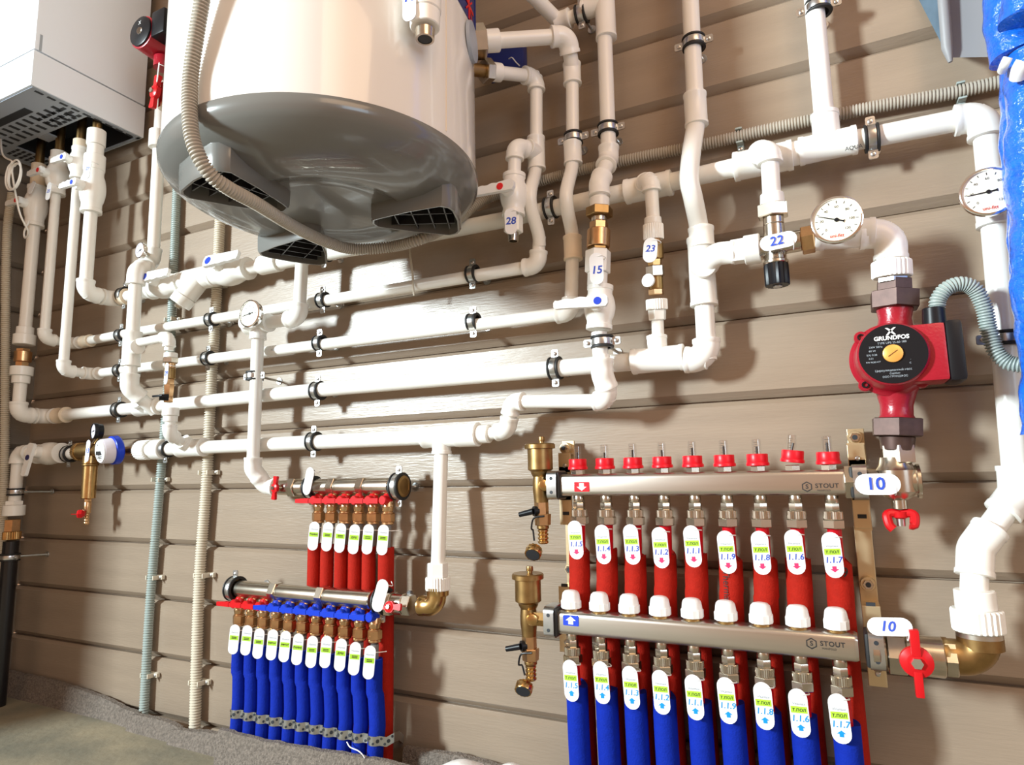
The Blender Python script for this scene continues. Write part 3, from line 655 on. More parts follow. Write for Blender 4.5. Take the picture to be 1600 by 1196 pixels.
# --- clamps B, C
for px, py, l in ((190, 523, 'left end behind the upright white pipe'), (331, 500, 'over the beige conduit'), (505, 469, 'below the heater'), (739, 431, 'nearest the elbow by valve 28')):
    clamp('clamp on the second wall line, '+l, V((P(px, py, .05).x, -.05, ZB)), X, r2)
for px, py, l in ((188, 577, 'left end behind the upright white pipe'), (326, 556, 'over the beige conduit'), (500, 535, 'below the heater'), (740, 503, 'left of the blue-dot lever')):
    clamp('clamp on the third wall line, '+l, V((P(px, py, .05).x, -.05, ZC)), X, r2)
# --- line D with riser
t = thing('water_pipe', 'thick white pipe along the wall, fourth line down, ending at the tall riser', 'pipe', V((-1., -.05, ZD)))
cD = P(1105, 563, .05); cT = P(1028, 562, .05)
pipe_seg(t, [V((-1.62, -.05, ZD)), V((-1.0, -.05, ZD+.002)), cT], r3); tee(t, cT, X, Z, r3, r2, L=.045, Lb=.042)
run(t, [cT, (cD, 'E'), P(1099, 450, .05)], r3)
cR = P(1097, 425, .05); tee(t, cR, Z, V((.25, -1, .05)), r3, r3*.9, L=.060, Lb=.035)
pipe_seg(t, smoothpath([cR, P(1095, 385, .052), P(1091, 350, .06), P(1083, 310, .088), P(1077, 280, .095), P(1080, 240, .075), P(1086, 200, .052), P(1087, 170, .05)], .005), r3)
coupler(t, P(1096, 372, .053), Z, r3, .036, f=1.3)
coupler(t, P(1087, 172, .05), Z, r3*.93, .060, f=1.3); pipe_seg(t, [P(1087, 172, .05), UP(P(1082, -90, .05))], r3*.93)
cM = P(1130, 396, .088); run(t, [cR, (P(1118, 397, .088), 'E'), P(1150, 394, .088)], r3*.85)
stack(t, P(1143, 395, .088), X, [('adapter_neck', 'pprf', .020, .0205, .0205, 'h'), ('adapter_sleeve', 'pprf', .024, .0235, .0235, 'r')])
clamp('rubber-lined clamp near the top of the tall riser', P(1084, 68, .05), Z, r3*.93, ear=X, stud=True, studx=P(1096, 72, .0).x)
clamp('rubber-lined clamp at the top of the upright pipe joining the topmost line', P(1279, 12, .05), Z, r2*1.2, ear=X)
for px, py, l in ((187, 639, 'at its left end'), (497, 608, 'below the two thin lines'), (868, 575, 'left of the brass-jointed pipe')):
    clamp('big clamp on the fourth wall line, '+l, V((P(px, py, .05).x, -.05, ZD)), X, r3)
# --- E and F lines
t = thing('water_pipe', 'thick white pipe along the wall, fifth line down, feeding the lower small manifold', 'pipe', V((-1.2, -.05, ZE)))
cE1 = P(690, 682, .05); pipe_seg(t, [V((P(222, 702, .05).x, -.05, ZE)), cE1], r3)
stack(t, V((P(219, 702, .05).x, -.05, ZE)), X, [('union_collar', 'pprf', .040, .026, .024, 'k'), ('union_neck', 'pprf', .018, .019, .019, 'r'), ('union_sleeve', 'pprf', .040, .026, .026, 'r')])
stack(t, V((P(219, 702, .05).x, -.05, ZE)), -X, [('hex_nipple', 'brassd', .024, .016, .013, 'h'), ('nipple_neck', 'bronze', .040, .0115, .0115, 'r')])
tee(t, cE1, X, -Z, r3, r2*1.12, L=.042, Lb=.036); e = stack(t, cE1+X*.040, X, [('reducer', 'pprf', .045, .0235, .0235, 'r'), ('reducer_neck', 'pprf', .024, .018, .018, 'r')])
cF1 = P(793, 672, .055); cF2 = P(800, 628, .065); cF3 = P(951, 627, .083)
run(t, [e, (cF1, 'E'), (cF2, 'E'), (cF3, 'E'), P(945, 590, .098)], r2, L=.025)
cdn = P(684, 905, .078); dwn = cdn-cE1
pipe_seg(t, [cE1, cdn], r2*1.1)
e = stack(t, P(684, 880, .078), -Z, [('adapter_neck', 'pprf', .026, .0195, .0195, 'h'), ('adapter_sleeve', 'pprf', .024, .0235, .0235, 'k')])
elbow(t, V((e.x, e.y-.004, H-.2475)), Z, -X, .0135, 'brass', L=.036, name='brass_elbow')
part(t, 'brass_rim', lathe(B(), e+Z*.001, -Z, [(0, .021), (.010, .021), (.012, .018)], 24), 'brass')
for px, py, l in ((260, 702, 'at its left end beside the white union'), (491, 690, 'above the small red-handled manifold')):
    clamp('big clamp on the fifth wall line, '+l, V((P(px, py, .05).x, -.05, ZE)), X, r3)
# --- pipe 15
t = thing('water_pipe', 'upright white pipe with tee at the top, brass-jointed above the tag 15', 'pipe', P(950, 150, .05))
c0 = P(946, 30, .05); pipe_seg(t, [UP(P(943, -90, .05)), P(951, 235, .052)], r3*.88); tee(t, P(945, 5, .05), Z, -X, r3*.88, r3*.85, L=.075, Lb=.045)
pipe_seg(t, [P(945, 7, .05), P(868, 37, .05)], r3*.8); coupler(t, P(880, 32, .05), X, r3*.85, .03)
pipe_seg(t, [P(872, 33, .05), P(780, -60, .20)], r2*1.1)
cS1 = P(951, 248, .053); cS2 = P(936, 288, .098); cS3 = P(937, 320, .10)
run(t, [P(951, 215, .051), (cS1, 'E'), (cS2, 'E'), P(937, 315, .10)], r3*.85, L=.024)
dn = P(934, 420, .10)-P(937, 315, .10)
e = stack(t, P(937, 310, .10), dn, [('union_socket', 'pprf', .018, .0175, .0175, 'r'), ('union_nut', 'brassd', .016, .024, .024, 'h'), ('union_thread', 'nickel', .010, .014, .014, 'r')])
e = stack(t, e, dn, [('check_valve_end', 'bronze', .014, .0165, .0165, 'h'), ('check_valve_body', 'bronze', .032, .0205, .0205, 'r')])
e = stack(t, e, dn, [('check_valve_rim', 'brassd', .006, .019, .019, 'h'), ('adapter_sleeve', 'pprf', .040, .0225, .0225, 'h'), ('adapter_neck', 'pprf', .022, .0175, .0175, 'r')])
pipe_seg(t, [P(936, 520, .10), P(940, 585, .10)], r3*.85); run(t, [P(940, 555, .10), (P(941, 585, .10), 'E'), P(950, 612, .087)], r3*.88, L=.026)
ball_valve('white ball valve with a blue-dot lever below the tag marked 15', P(937, 481, .10), dn, V((.12, -1, 0)), V((-1, 0, 0)), r3*.98, 'bdot', L=.078, big=1.72, hl=.086, off=-.006, W=.016)
tagobj('white tag marked 15 on the upright brass-jointed pipe', P(932, 420, .130), V((0, 0, 1)), V((.25, -1, 0)), L=.056, W=.0235, texts=[('15', .019, -.003, 'ink', dict(shear=.15, bold=.0004))])
clamp('rubber-lined clamp below the blue-dot lever valve, where two lines cross', P(941, 535, .10), Z, r3*.9, ear=X, studx=P(965, 540, 0).x)
clamp('rubber-lined clamp on the upright pipe above the tag 15, right one of two', P(950, 203, .05), Z, r3*.88, ear=V((1, 0, .12)), studx=P(966, 215, 0).x)
clamp('rubber-lined clamp on the upright pipe above the tag 15, left one of two', P(896, 217, .05), Z, r2, ear=V((1, 0, .12)), studx=P(912, 229, 0).x)
clamp('rubber-lined clamp at the top between the two upright pipes', P(909, 22, .05), X, r3*.85, studx=P(925, 42, 0).x)
# --- branch 23 between topmost line and fourth line
a = P(1019, 322, .085); b = P(1029, 540, .05); dn = b-a
t = thing('bypass_branch', 'slim upright branch with a brass balancing valve, tagged 23, between two white lines', 'pipe', a)
tt = c23+V((0, -.035, 0)); run(t, [c23-Y*.02, (V((a.x, a.y, tt.z)), 'E'), P(1021, 350, .080)], r2*.92, L=.024)
def al(py): return a+dn*((py-322)/218)
pipe_seg(t, [al(325), al(352)], r2*.8)
e = stack(t, al(340), dn, [('adapter_neck', 'pprf', .012, .0145, .015, 'r'), ('adapter_sleeve', 'pprf', .026, .0175, .0175, 'k')])
e = stack(t, e, dn, [('thread', 'bronze', .006, .012, .012, 'r'), ('check_valve', 'brassd', .028, .0155, .0155, 'r'), ('check_valve_end', 'brass', .012, .0125, .012, 'h'), ('hex_nut', 'nickel', .018, .0165, .0165, 'h'), ('valve_body', 'brassd', .022, .0125, .0125, 'r'), ('hex_end', 'bronze', .010, .0135, .0135, 'h')])
e2 = al(468)
stack(t, e2, dn, [('adapter_sleeve', 'pprf', .018, .0185, .0185, 'k'), ('adapter_neck', 'pprf', .018, .016, .015, 'h'), ('pipe', 'ppr', .06, .0105, .0105, 'r')])
part(t, 'white_knob', lathe(B(), al(443)-Y*.012+V((-.004, 0, 0)), V((-.25, -1, 0)), [(0, .005), (.008, .005), (.008, .0105), (.014, .0115), (.0145, .0095)], 24), 'white')
tagobj('white tag marked 23 on the slim branch', P(1016, 391, .105), V((.12, 0, 1)), V((.05, -1, 0)), L=.043, W=.0235, texts=[('23', .016, .002, 'ink', dict(shear=.15, bold=.0003))])
# --- mixing valve 22
q = P(1205, 275, .095)
t = thing('mixing_valve', 'nickel thermostatic mixing valve with a black ribbed knob, tagged 22', 'valve', P(1210, 385, .09))
dn = P(1210, 385, .088)-P(1205, 300, .095)
run(t, [cA2-Y*.03, (V((q.x, q.y+.002, cA2.z-.002)), 'E'), P(1206, 310, .095)], r2*1.1, L=.026)
e = stack(t, P(1206, 303, .095), dn, [('socket', 'pprf', .018, .0175, .0185, 'r'), ('union_nut', 'nickel', .020, .0245, .0245, 'h'), ('thread', 'nickel', .012, .0155, .0155, 'r'), ('valve_body', 'nickel', .058, .0155, .0165, 'r')])
vc = P(1211, 385, .088)
stack(t, P(1168, 394, .088), X, [('thread', 'nickel', .012, .0185, .0185, 'r'), ('side_inlet', 'nickel', .03, .0165, .0150, 'r')])
stack(t, vc, P(1280, 372, .088)-vc, [('side_outlet', 'nickel', .038, .015, .015, 'r'), ('union_nut', 'bronze', .018, .0215, .0215, 'h')])
e = P(1212, 408, .088)
stack(t, e, -Z, [('retaining_ring', 'nickel', .006, .0185, .0185, 'r')]); kb = part(t, 'black_knob', knurl(B(), e-Z*.006, -Z, .034, .0185, 16, .10), 'black')
stack(t, e-Z*.040, -Z, [('knob_screw', 'zinc', .002, .007, .007, 'r')])
write(t, 'H D F', .006, P(1211, 403, .105), X, Z, -Y, m='ktext', name='body_print')
tagobj('white tag marked 22 lying along the mixing valve', P(1216, 377, .116), V((1, 0, .07)), V((.0, -1, 0)), L=.053, W=.0245, texts=[('22', .018, -.004, 'ink', dict(shear=.15, vert=False, bold=.0003))] if False else [])
wt = [o for o in C.objects if o.get('label') == 'white tag marked 22 lying along the mixing valve'][0]
ti = [c for c in wt.children][0]
write(ti, '22', .020, P(1213, 377, .1172), V((1, 0, .07)).normalized(), V((-.07, 0, 1)).normalized(), -Y, shear=.12, bold=.0003, lift=.0012)
write(ti, 'un-Therm', .0085, P(1205, 395, .106), X, Z, -Y, m='ktext', name='body_print')
# --- after the mixing valve: tee with thermometer, elbow, adapter to the pump
t = thing('water_pipe', 'short white pipe with elbow carrying the round thermometer, down to the red pump', 'pipe', P(1320, 365, .088))
g0 = P(1284, 370, .088); g1 = P(1392, 364, .085); g2 = P(1392, 410, .082)
run(t, [g0, (g1, 'E'), g2], r3, L=.040)
tee(t, P(1320, 366, .088), g1-g0, V((-.1, -1, .05)), r3, r2, L=.040, Lb=.028)
coupler(t, P(1290, 369, .088), X, r3, .02, f=1.25)
dn = P(1394, 440, .080)-P(1392, 400, .083)
e = stack(t, P(1392, 398, .083), dn, [('adapter_neck', 'pprf', .010, .0225, .0225, 'h'), ('adapter_sleeve', 'pprf', .024, .0265, .0265, 'k')])
stack(t, e, dn, [('steel_ring', 'steel', .008, .021, .021, 'h')])
gauge('round thermometer with chrome rim and cream dial, above left of the red pump', P(1307, 343, .150), V((-.05, -1, -.02)), .0345, P(1318, 362, .09), up=V((.06, 0, 1)), needle=162, nums=('0', '20', '40', '60', '80', '100', '120'), word='uni-fitt', marks=13)
gauge('round thermometer with chrome rim on the right-hand downpipe, half behind the blue tube', P(1545, 299, .120), V((-.05, -1, -.02)), .0335, P(1551, 310, .06), needle=183, nums=('0', '20', '40', '60', '80', '100', '120'), word='uni-fitt', marks=13)
# --- PUMP
pa = P(1397, 440, .075); pb_ = P(1402, 690, .075); pc = P(1399, 555, .075); pd = P(1395, 553, .150)
t = thing('circulation_pump', 'big red circulation pump with a black disc face and orange plug, upright on brown unions', 'pump', pc)
def az(py): return pa+(pb_-pa)*((py-440)/250)
dn = (pb_-pa)
stack(t, az(438), dn, [('union_tail', 'iron', .018, .0245, .025, 'h'), ('union_nut', 'iron', .026, .0345, .034, 'h')])
stack(t, az(655), dn, [('union_nut', 'iron', .026, .0350, .0345, 'h'), ('union_tail', 'iron', .020, .023, .021, 'r')])
prof = []
bm = sweep(B(), [az(480), az(484), az(500), az(520), az(555), az(590), az(615), az(635), az(650), az(656)], [.024, .024, .021, .024, .040, .038, .026, .021, .021, .024], 28)
nv = V((-.02, -1, 0)).normalized()
dc = P(1395, 553, .150)
lathe(bm, dc-nv*.105, nv, [(0, .030), (.006, .044), (.040, .0515), (.052, .0525), (.056, .047), (.062, .0455), (.098, .0440), (.104, .0425), (.106, .0405)], 48)
vol = part(t, 'pump_housing', bm, 'pumpred', ang=40)
bm = B()
for a_ in (45, 135, 225, 315):
    e = X*math.cos(math.radians(a_))+Z*math.sin(math.radians(a_)); o = dc-nv*.052+e*.049
    lathe(bm, o-nv*.012, nv, [(0, .009), (.016, .009), (.017, .008)], 14)
part(t, 'bolt_boss', bm, 'pumpred')
bm = B()
for a_ in (45, 135, 225, 315):
    e = X*math.cos(math.radians(a_))+Z*math.sin(math.radians(a_)); o = dc-nv*.052+e*.049
    lathe(bm, o+nv*.004, nv, [(0, .0048), (.004, .0048), (.004, .003), (.001, .003)], 12, cap=False)
part(t, 'hex_bolt', bm, 'black')
fd = part(t, 'black_face_disc', lathe(B(), dc+nv*.0006, nv, [(0, .0408), (.0012, .0405)], 56), 'black', smooth=False)
part(fd, 'orange_plug', lathe(B(), dc+nv*.0015, nv, [(0, .0122), (.003, .0120), (.0036, .011)], 28), 'orange')
part(fd, 'plug_slot', box(B(), dc+nv*.0052, .014, .0004, .0013, V((.82, 0, .57)), nv, V((-.57, 0, .82))), 'brassd', smooth=False)
f0 = dc+nv*.0020
write(fd, 'GRUNDFOS', .0078, f0+Z*.0215, X, Z, nv, m='wtext', bold=.0003, spacing=1.0, name='writing')
bm = B()
for s in (1, -1): prism(bm, f0+Z*.0305, X, Z, nv, [(-.006*s, -.005), (-.0035*s, -.005), (.001*s, .0), (.0065*s, .0052), (.0035*s, .0052), (-.001*s, .0015)], .0004)
part(fd, 'logo', bm, 'wtext', smooth=False)
for s, z, x, sz in (('TYPE UPS 25-60 180', .0150, .0, .0040), ('230V 50Hz', .0105, -.0195, .0036), ('60 W', .0055, -.024, .0036), ('I(A) 0.28', .000, -.025, .0036), ('0.21', -.005, -.026, .0034), ('P/N 96281477', -.010, -.024, .0030), ('IP44', .0105, .024, .0034), ('TF110', -.0110, .024, .0036), ('CLASS H', -.0145, .024, .0032), ('Циркуляционный насос', -.0225, 0, .0040), ('Сербия', -.0270, 0, .0034), ('ООО ГРУНДФОС', -.0312, 0, .0036)):
    write(fd, s, sz, f0+Z*z+X*x, X, Z, nv, m='gtext', lift=.0002)
write(fd, 'EAC', .0070, f0+Z*.003+X*.0285, X, Z, nv, m='wtext', bold=.0002, lift=.0002)
tb = P(1449, 555, .115); sp = P(1474, 555, .12)
bm = box(B(), tb+X*-.002, .044, .058, .078, bev=.005); box(bm, tb+V((-.036, .01, 0)), .05, .035, .060, bev=.006); part(t, 'terminal_box', bm, 'pumpred')
part(t, 'terminal_cover', box(B(), tb+X*.029, .020, .060, .082, bev=.006), 'black')
gl = tb+V((.012, .0, .038))
e = stack(t, gl, V((.03, 0, 1)), [('cable_gland', 'black', .026, .0145, .0135, 'r')])
hz = [P(1464, 482, .112), P(1466, 468, .112), P(1478, 452, .112), P(1500, 444, .110), P(1522, 452, .106), P(1537, 480, .102), P(1545, 515, .098), P(1556, 548, .098), P(1574, 566, .10), P(1597, 571, .105), P(1625, 572, .11)]
conduit('grey-green corrugated hose arching from the red pump to the right edge', hz, .0105, 'conduitg', name='corrugated_hose', cat='hose', pitch=.0040)
# --- valve under the pump with butterfly handle
t = thing('angle_valve', 'nickel angle valve with a red butterfly handle hanging underneath, below the red pump', 'valve', P(1402, 757, .075))
vz = V((P(1402, 757, .075).x, -.075, H-.0235))
stack(t, az(695), -Z, [('hex_tail', 'nickel', .026, .0225, .0225, 'h')])
part(t, 'valve_body', lathe(B(), vz+Z*.034, -Z, [(0, .019), (.010, .021), (.018, .0275), (.048, .0275), (.056, .018), (.060, .010), (.072, .010)], 28), 'nickel')
part(t, 'side_port', lathe(B(), vz-X*.052, X, [(0, .018), (.030, .019), (.034, .022), (.074, .0215), (.076, .024), (.080, .024), (.081, .020)], 28), 'nickel')
stack(t, vz-X*.067, X, [('union_nut', 'nickel', .024, .0265, .0265, 'h')])
hb = vz-Z*.046
stackz = B(); lathe(stackz, hb+Z*.004, -Z, [(0, .010), (.008, .009), (.010, .006)], 18)
for s in (1, -1):
    sweep(stackz, smoothpath([hb, hb+V((.010*s, -.001, .002)), hb+V((.0165*s, -.003, -.001)), hb+V((.015*s, -.006, -.014)), hb+V((.0105*s, -.007, -.020+.006*(s > 0)))], .002), .0062, 10)
part(t, 'butterfly_handle', stackz, 'red'); part(t, 'handle_nut', lathe(B(), hb-Z*.004, -Z, [(0, .006), (.012, .0055)], 12), 'zinc')
tagobj('white tag marked 10 lying across the upper manifold end', P(1371, 757, .108), V((1, 0, 0)), V((-.05, -1, 0)), L=.056, W=.029)
wt = [o for o in C.objects if o.get('label') == 'white tag marked 10 lying across the upper manifold end'][0]
write(wt.children[0], '10', .024, P(1368, 757, .1092), X, Z, -Y, bold=.0005, lift=.0012)
# --- lower right valve
rz = H-.2505; vy = -.105
t = thing('ball_valve', 'nickel ball valve with a long red butterfly handle at the end of the lower manifold', 'valve', P(1425, 1018, .105))
def rx(px): return V((P(px, 1018, .105).x, vy, rz-.001))
stack(t, rx(1362), X, [('flange', 'nickel', .010, .0255, .0255, 'r'), ('thread', 'nickel', .008, .020, .020, 'r'), ('union_nut', 'nickel', .022, .0275, .0275, 'h'), ('valve_neck', 'nickel', .007, .0215, .0225, 'r'), ('valve_body', 'nickel', .036, .0255, .0255, 'r'), ('hex_end', 'nickel', .014, .0235, .0235, 'h')])
part(t, 'valve_stem', sweep(B(), [rx(1426), rx(1426)-Y*.034], .008, 14), 'nickel')
hc = rx(1427)-Y*.036
bm = lathe(B(), hc+Y*.004, -Y, [(0, .0195), (.006, .0190), (.009, .012), (.0095, .010)], 28)
box(bm, hc+Z*.0245+Y*-.001, .011, .012, .033, bev=.002); box(bm, hc-Z*.0265+Y*-.001, .010, .010, .032, bev=.002)
hh = part(t, 'butterfly_handle', bm, 'red'); part(hh, 'handle_nut', lathe(B(), hc-Y*.005, -Y, [(0, .0075), (.005, .007)], 6), 'chrome')
tagobj('white tag marked 10 tilted above the lower manifold valve', P(1390, 980, .142), V((1, 0, .06)), V((-.0, -1, .35)), L=.052, W=.023)
wt = [o for o in C.objects if o.get('label') == 'white tag marked 10 tilted above the lower manifold valve'][0]
write(wt.children[0], '10', .018, P(1386, 980, .142), X, V((0, .35, 1)).normalized(), V((0, -1, .35)).normalized(), bold=.0004, lift=.0016, shear=.2)
# --- PIPE with the small gauge, left of the strainer
t = thing('water_pipe', 'upright white pipe stepping forward over the wall lines, left of the beige conduit', 'pipe', P(210, 520, .12))
pA_ = P(237, 408, .05); pB_ = P(216, 424, .110); x1 = pB_.x; 
def v1(py): p = P(210, py, .115); return V((x1+.001, -.115, p.z))
pipe_seg(t, [P(254, 130, .05), P(240, 390, .05)], r3)
run(t, [P(241, 380, .05), (P(237, 408, .05), 'E'), (V((x1, -.115, P(216, 424, .115).z)), 'E'), v1(520)], r3)
tee(t, v1(545), Z, V((1, -.25, 0)), r3, r2, L=.045, Lb=.040)
p2 = P(205, 608, .115); p3 = P(238, 640, .06)
run(t, [v1(550), (V((x1+.001, -.115, P(207, 606, .115).z)), 'E'), P(243, 643, .05)], r3, L=.036)
tee(t, V((P(232, 636, .05).x, -.05, ZD)), X, V((-.1, -1, .6)), r3, r3, L=.045, Lb=.03)
gauge('small round gauge on the upright pipe below the heater rim, pale dial', P(218, 391, .110), V((-.1, -1, 0)), .0215, P(232, 398, .07), dial='dialw', depth=.012, needle=200, rim='chrome')
stack(t, P(247, 205, .06), -Z, [('socket', 'pprf', .05, .022, .022, 'r')])
# branch 29
b0 = v1(545); b1 = P(269, 527, .115); b1 = V((b1.x, -.122, b1.z))
t = thing('bypass_branch', 'small branch with brass check valve and black-handled drain cock, tagged 29', 'pipe', b1)
run(t, [V((b0.x+.035, -.12, b1.z-.002)), (b1, 'E'), b1-Z*.035], r2*.85, L=.026)
def bz_(py): p = P(267, py, .122); return V((p.x, p.y, p.z))
e = stack(t, bz_(552), -Z, [('socket', 'pprf', .012, .0155, .0155, 'r'), ('union_nut', 'nickel', .013, .0185, .0185, 'h'), ('union_thread', 'bronze', .013, .012, .012, 'r')])
e = stack(t, e, -Z, [('check_valve', 'brassd', .026, .0135, .0135, 'r'), ('check_valve_end', 'bronze', .013, .0115, .011, 'h'), ('cock_body', 'bronze', .030, .0125, .0105, 'h'), ('cock_neck', 'bronze', .014, .010, .010, 'r')])
stack(t, bz_(622)-Y*.006, V((-.6, -1, 0)), [('black_handle_hub', 'black', .020, .009, .008, 'h')])
part(t, 'black_handle', box(B(), P(246, 619, .150), .034, .004, .005, bev=.001), 'black')
e = stack(t, bz_(638), -Z, [('adapter_sleeve', 'pprf', .019, .0190, .0190, 'r'), ('adapter_neck', 'pprf', .014, .0165, .016, 'r')])
run(t, [e+Z*.01, (V((e.x, e.y, P(267, 678, .12).z)), 'E'), P(294, 699, .05)], r2*.95, L=.022)
tagobj('small white tag marked 29 on the brass-jointed branch', P(260, 584, .142), V((.08, 0, 1)), V((-.2, -1, 0)), L=.052, W=.017, texts=[('29', .015, 0, 'ink', dict(shear=.15, bold=.0003))])
tee(t, V((P(300, 698, .05).x, -.05, ZE)), X, V((-.1, -1, .6)), r3, r3*.85, L=.045, Lb=.03)
# --- pipe with thermometer below the heater
t = thing('water_pipe', 'white pipe dropping from under the heater, with a thermometer, down to the red-handled manifold', 'pipe', P(400, 520, .08))
u0 = P(474, 385, .085); u1 = P(467, 497, .085); u2 = V((P(404, 503, .085).x, -.085, u1.z))
run(t, [u0+Z*.05, (u1, 'E'), u2], r2*1.15, L=.032)
dx = P(397, 712, .075)
tee(t, u2, X, -Z, r2*1.2, r2*1.1, L=.036, Lb=.036)
part(t, 'thermometer_port', lathe(B(), u2+Y*.02, V((-.12, -1, .0)), [(0, .020), (.04, .0185), (.060, .016)], 24), 'pprf')
w2 = P(433, 766, .052)
run(t, [u2-Z*.02, (P(395, 733, .080), 'E'), (P(415, 760, .055), 'E'), P(440, 762, .048)], r2*1.12, L=.026)
gauge('round thermometer with chrome rim on the pipe below the heater, left of the heater foot', P(389, 490, .140), V((-.0, -1, 0)), .0315, P(400, 497, .09), needle=190, nums=('0', '20', '40', '60', '80', '100', '120'), marks=13)
clamp('rubber-lined clamp on a long stud, holding the thermometer pipe off the wall', P(398, 588, .082), Z, r2*1.15, ear=X, stud=True, studx=P(437, 598, 0).x)
# --- bottom left: filter, meter
zE = H+.077
xl = P(27, 735, .088).x
t = thing('water_pipe', 'white elbow pipe at the left wall, from black inlet pipe to the filter', 'pipe', V((xl, -.088, H)))
run(t, [V((xl, -.088, P(22, 800, .088).z)), (V((xl, -.088, zE+.012)), 'E'), V((P(62, 712, .075).x, -.07, zE+.004)), V((P(120, 708, .06).x, -.055, zE))], r2*1.25, m='ppr')
stack(t, V((xl, -.088, P(22, 783, .088).z)), -Z, [('adapter_neck', 'pprf', .012, .023, .023, 'h'), ('adapter_sleeve', 'pprf', .030, .0275, .0275, 'r')])
stack(t, V((xl, -.088, P(20, 812, .088).z)), -Z, [('brass_coupling', 'bronze', .034, .0205, .0205, 'h'), ('brass_nut', 'brass', .022, .0225, .0225, 'k')])
t = thing('inlet_pipe', 'black plastic inlet pipe rising from the floor at the left wall', 'pipe', V((xl, -.088, 0)))
part(t, 'pipe', sweep(B(), [V((xl, -.088, P(18, 846, .088).z)), V((xl, -.088, .0))], .0195, 24), 'bpipe')
clamp('steel clamp on a stud round the black inlet pipe', V((xl, -.088, P(16, 871, .088).z)), Z, .0195, ear=X, studx=xl+.02)
clamp('steel clamp on a stud round the white pipe above the brass inlet coupling', V((xl, -.088, P(23, 769, .088).z)), Z, r2*1.25, ear=X, studx=xl+.02)
v = ball_valve('cream ball valve with a dark-dot lever hanging down, left of the filter', V((P(78, 712, .065).x, -.066, zE+.003)), X, V((.1, -1, .1)), V((-.12, 0, -1)), .0195, 'ddot', L=.12, big=1.65, hl=.085, m='ppr', off=.018, W=.019)
clamp('rubber-lined clamp between the cream ball valve and the filter', V((P(109, 710, .055).x, -.055, zE)), X, .0185, studx=None)
fc = V((P(143, 700, .06).x, -.062, zE+.004))
t = thing('water_filter', 'brass flushing water filter with a long metal bowl and a red-handled drain, tagged 13', 'filter', fc)
stack(t, fc-X*.055, X, [('union_ring', 'brass', .014, .025, .025, 'k'), ('filter_head', 'brassd', .060, .0225, .0225, 'r'), ('outlet', 'bronze', .050, .013, .013, 'r')])
e = stack(t, fc-Z*.012+X*.004, -Z, [('bowl_neck', 'brass', .022, .019, .020, 'r'), ('bowl_rim', 'brassd', .006, .0205, .0205, 'r'), ('filter_bowl', 'brass', .088, .0180, .0178, 'r')])
e = stack(t, e, -Z, [('drain_hex', 'bronze', .009, .009, .009, 'h'), ('drain_valve', 'bronze', .030, .0095, .0085, 'r'), ('hose_barb', 'bronze', .030, .0065, .0055, 'b')])
dv = P(130, 803, .085)
part(t, 'red_drain_handle', lathe(B(), P(133, 803, .075), V((-.7, -.7, 0)), [(0, .006), (.006, .012), (.014, .0125), (.018, .009), (.019, .004)], 6), 'red')
part(t, 'drain_pin', sweep(B(), [P(122, 804, .085), P(111, 804, .095)], .0012, 6), 'red')
gauge('small black pressure gauge on top of the brass filter', P(145, 674, .10), V((-.25, -1, 0)), .0215, fc+Z*.01, dial='dialw', rim='black', depth=.022, needle=190, name='pressure_gauge')
tagobj('white tag marked 13 on the brass filter', P(137, 705, .108), V((.08, 0, 1)), V((-.1, -1, 0)), L=.058, W=.019, tie=False, texts=[('13', .018, .0, 'ink', dict(shear=.15, bold=.0003))])
mc = P(156, 706, .120); mn = V((-.18, -1, -.12)).normalized()
t = thing('water_meter', 'round water meter with a clear lid and blue plastic ring beside the brass filter', 'water meter', mc)
part(t, 'meter_cup', lathe(B(), mc-mn*.002, -mn, [(0, .0300), (.003, .0315), (.026, .0330), (.030, .028)], 40), 'dialw')
mf = part(t, 'meter_face', lathe(B(), mc-mn*.0015, mn, [(0, .029), (.002, .0285)], 40), 'white', smooth=False)
part(mf, 'counter_window', box(B(), mc+mn*.0010-Z*.004, .028, .001, .010, X, mn, Z), 'gdark', smooth=False)
part(mf, 'dial_print', ring(B(), mc+mn*.0009+Z*.009, mn, .0030, .0048, .0008), 'ktext', smooth=False)
bm = B(); [box(bm, mc+mn*.001+Z*zz+X*xx, ww, .0005, .0014, X, mn, Z) for zz, xx, ww in ((.019, -.004, .018), (.016, -.004, .014), (-.013, 0, .026), (-.0165, 0, .020), (-.021, 0, .008))]; part(mf, 'small_print', bm, 'ktext', smooth=False)
part(t, 'blue_ring', lathe(B(), mc-mn*.026, -mn, [(0, .0335), (.002, .0370), (.016, .0375), (.020, .034)], 40), 'blue')
part(t, 'meter_base', sweep(B(), [mc-mn*.040, fc+X*.03], .017, 18), 'brassd')
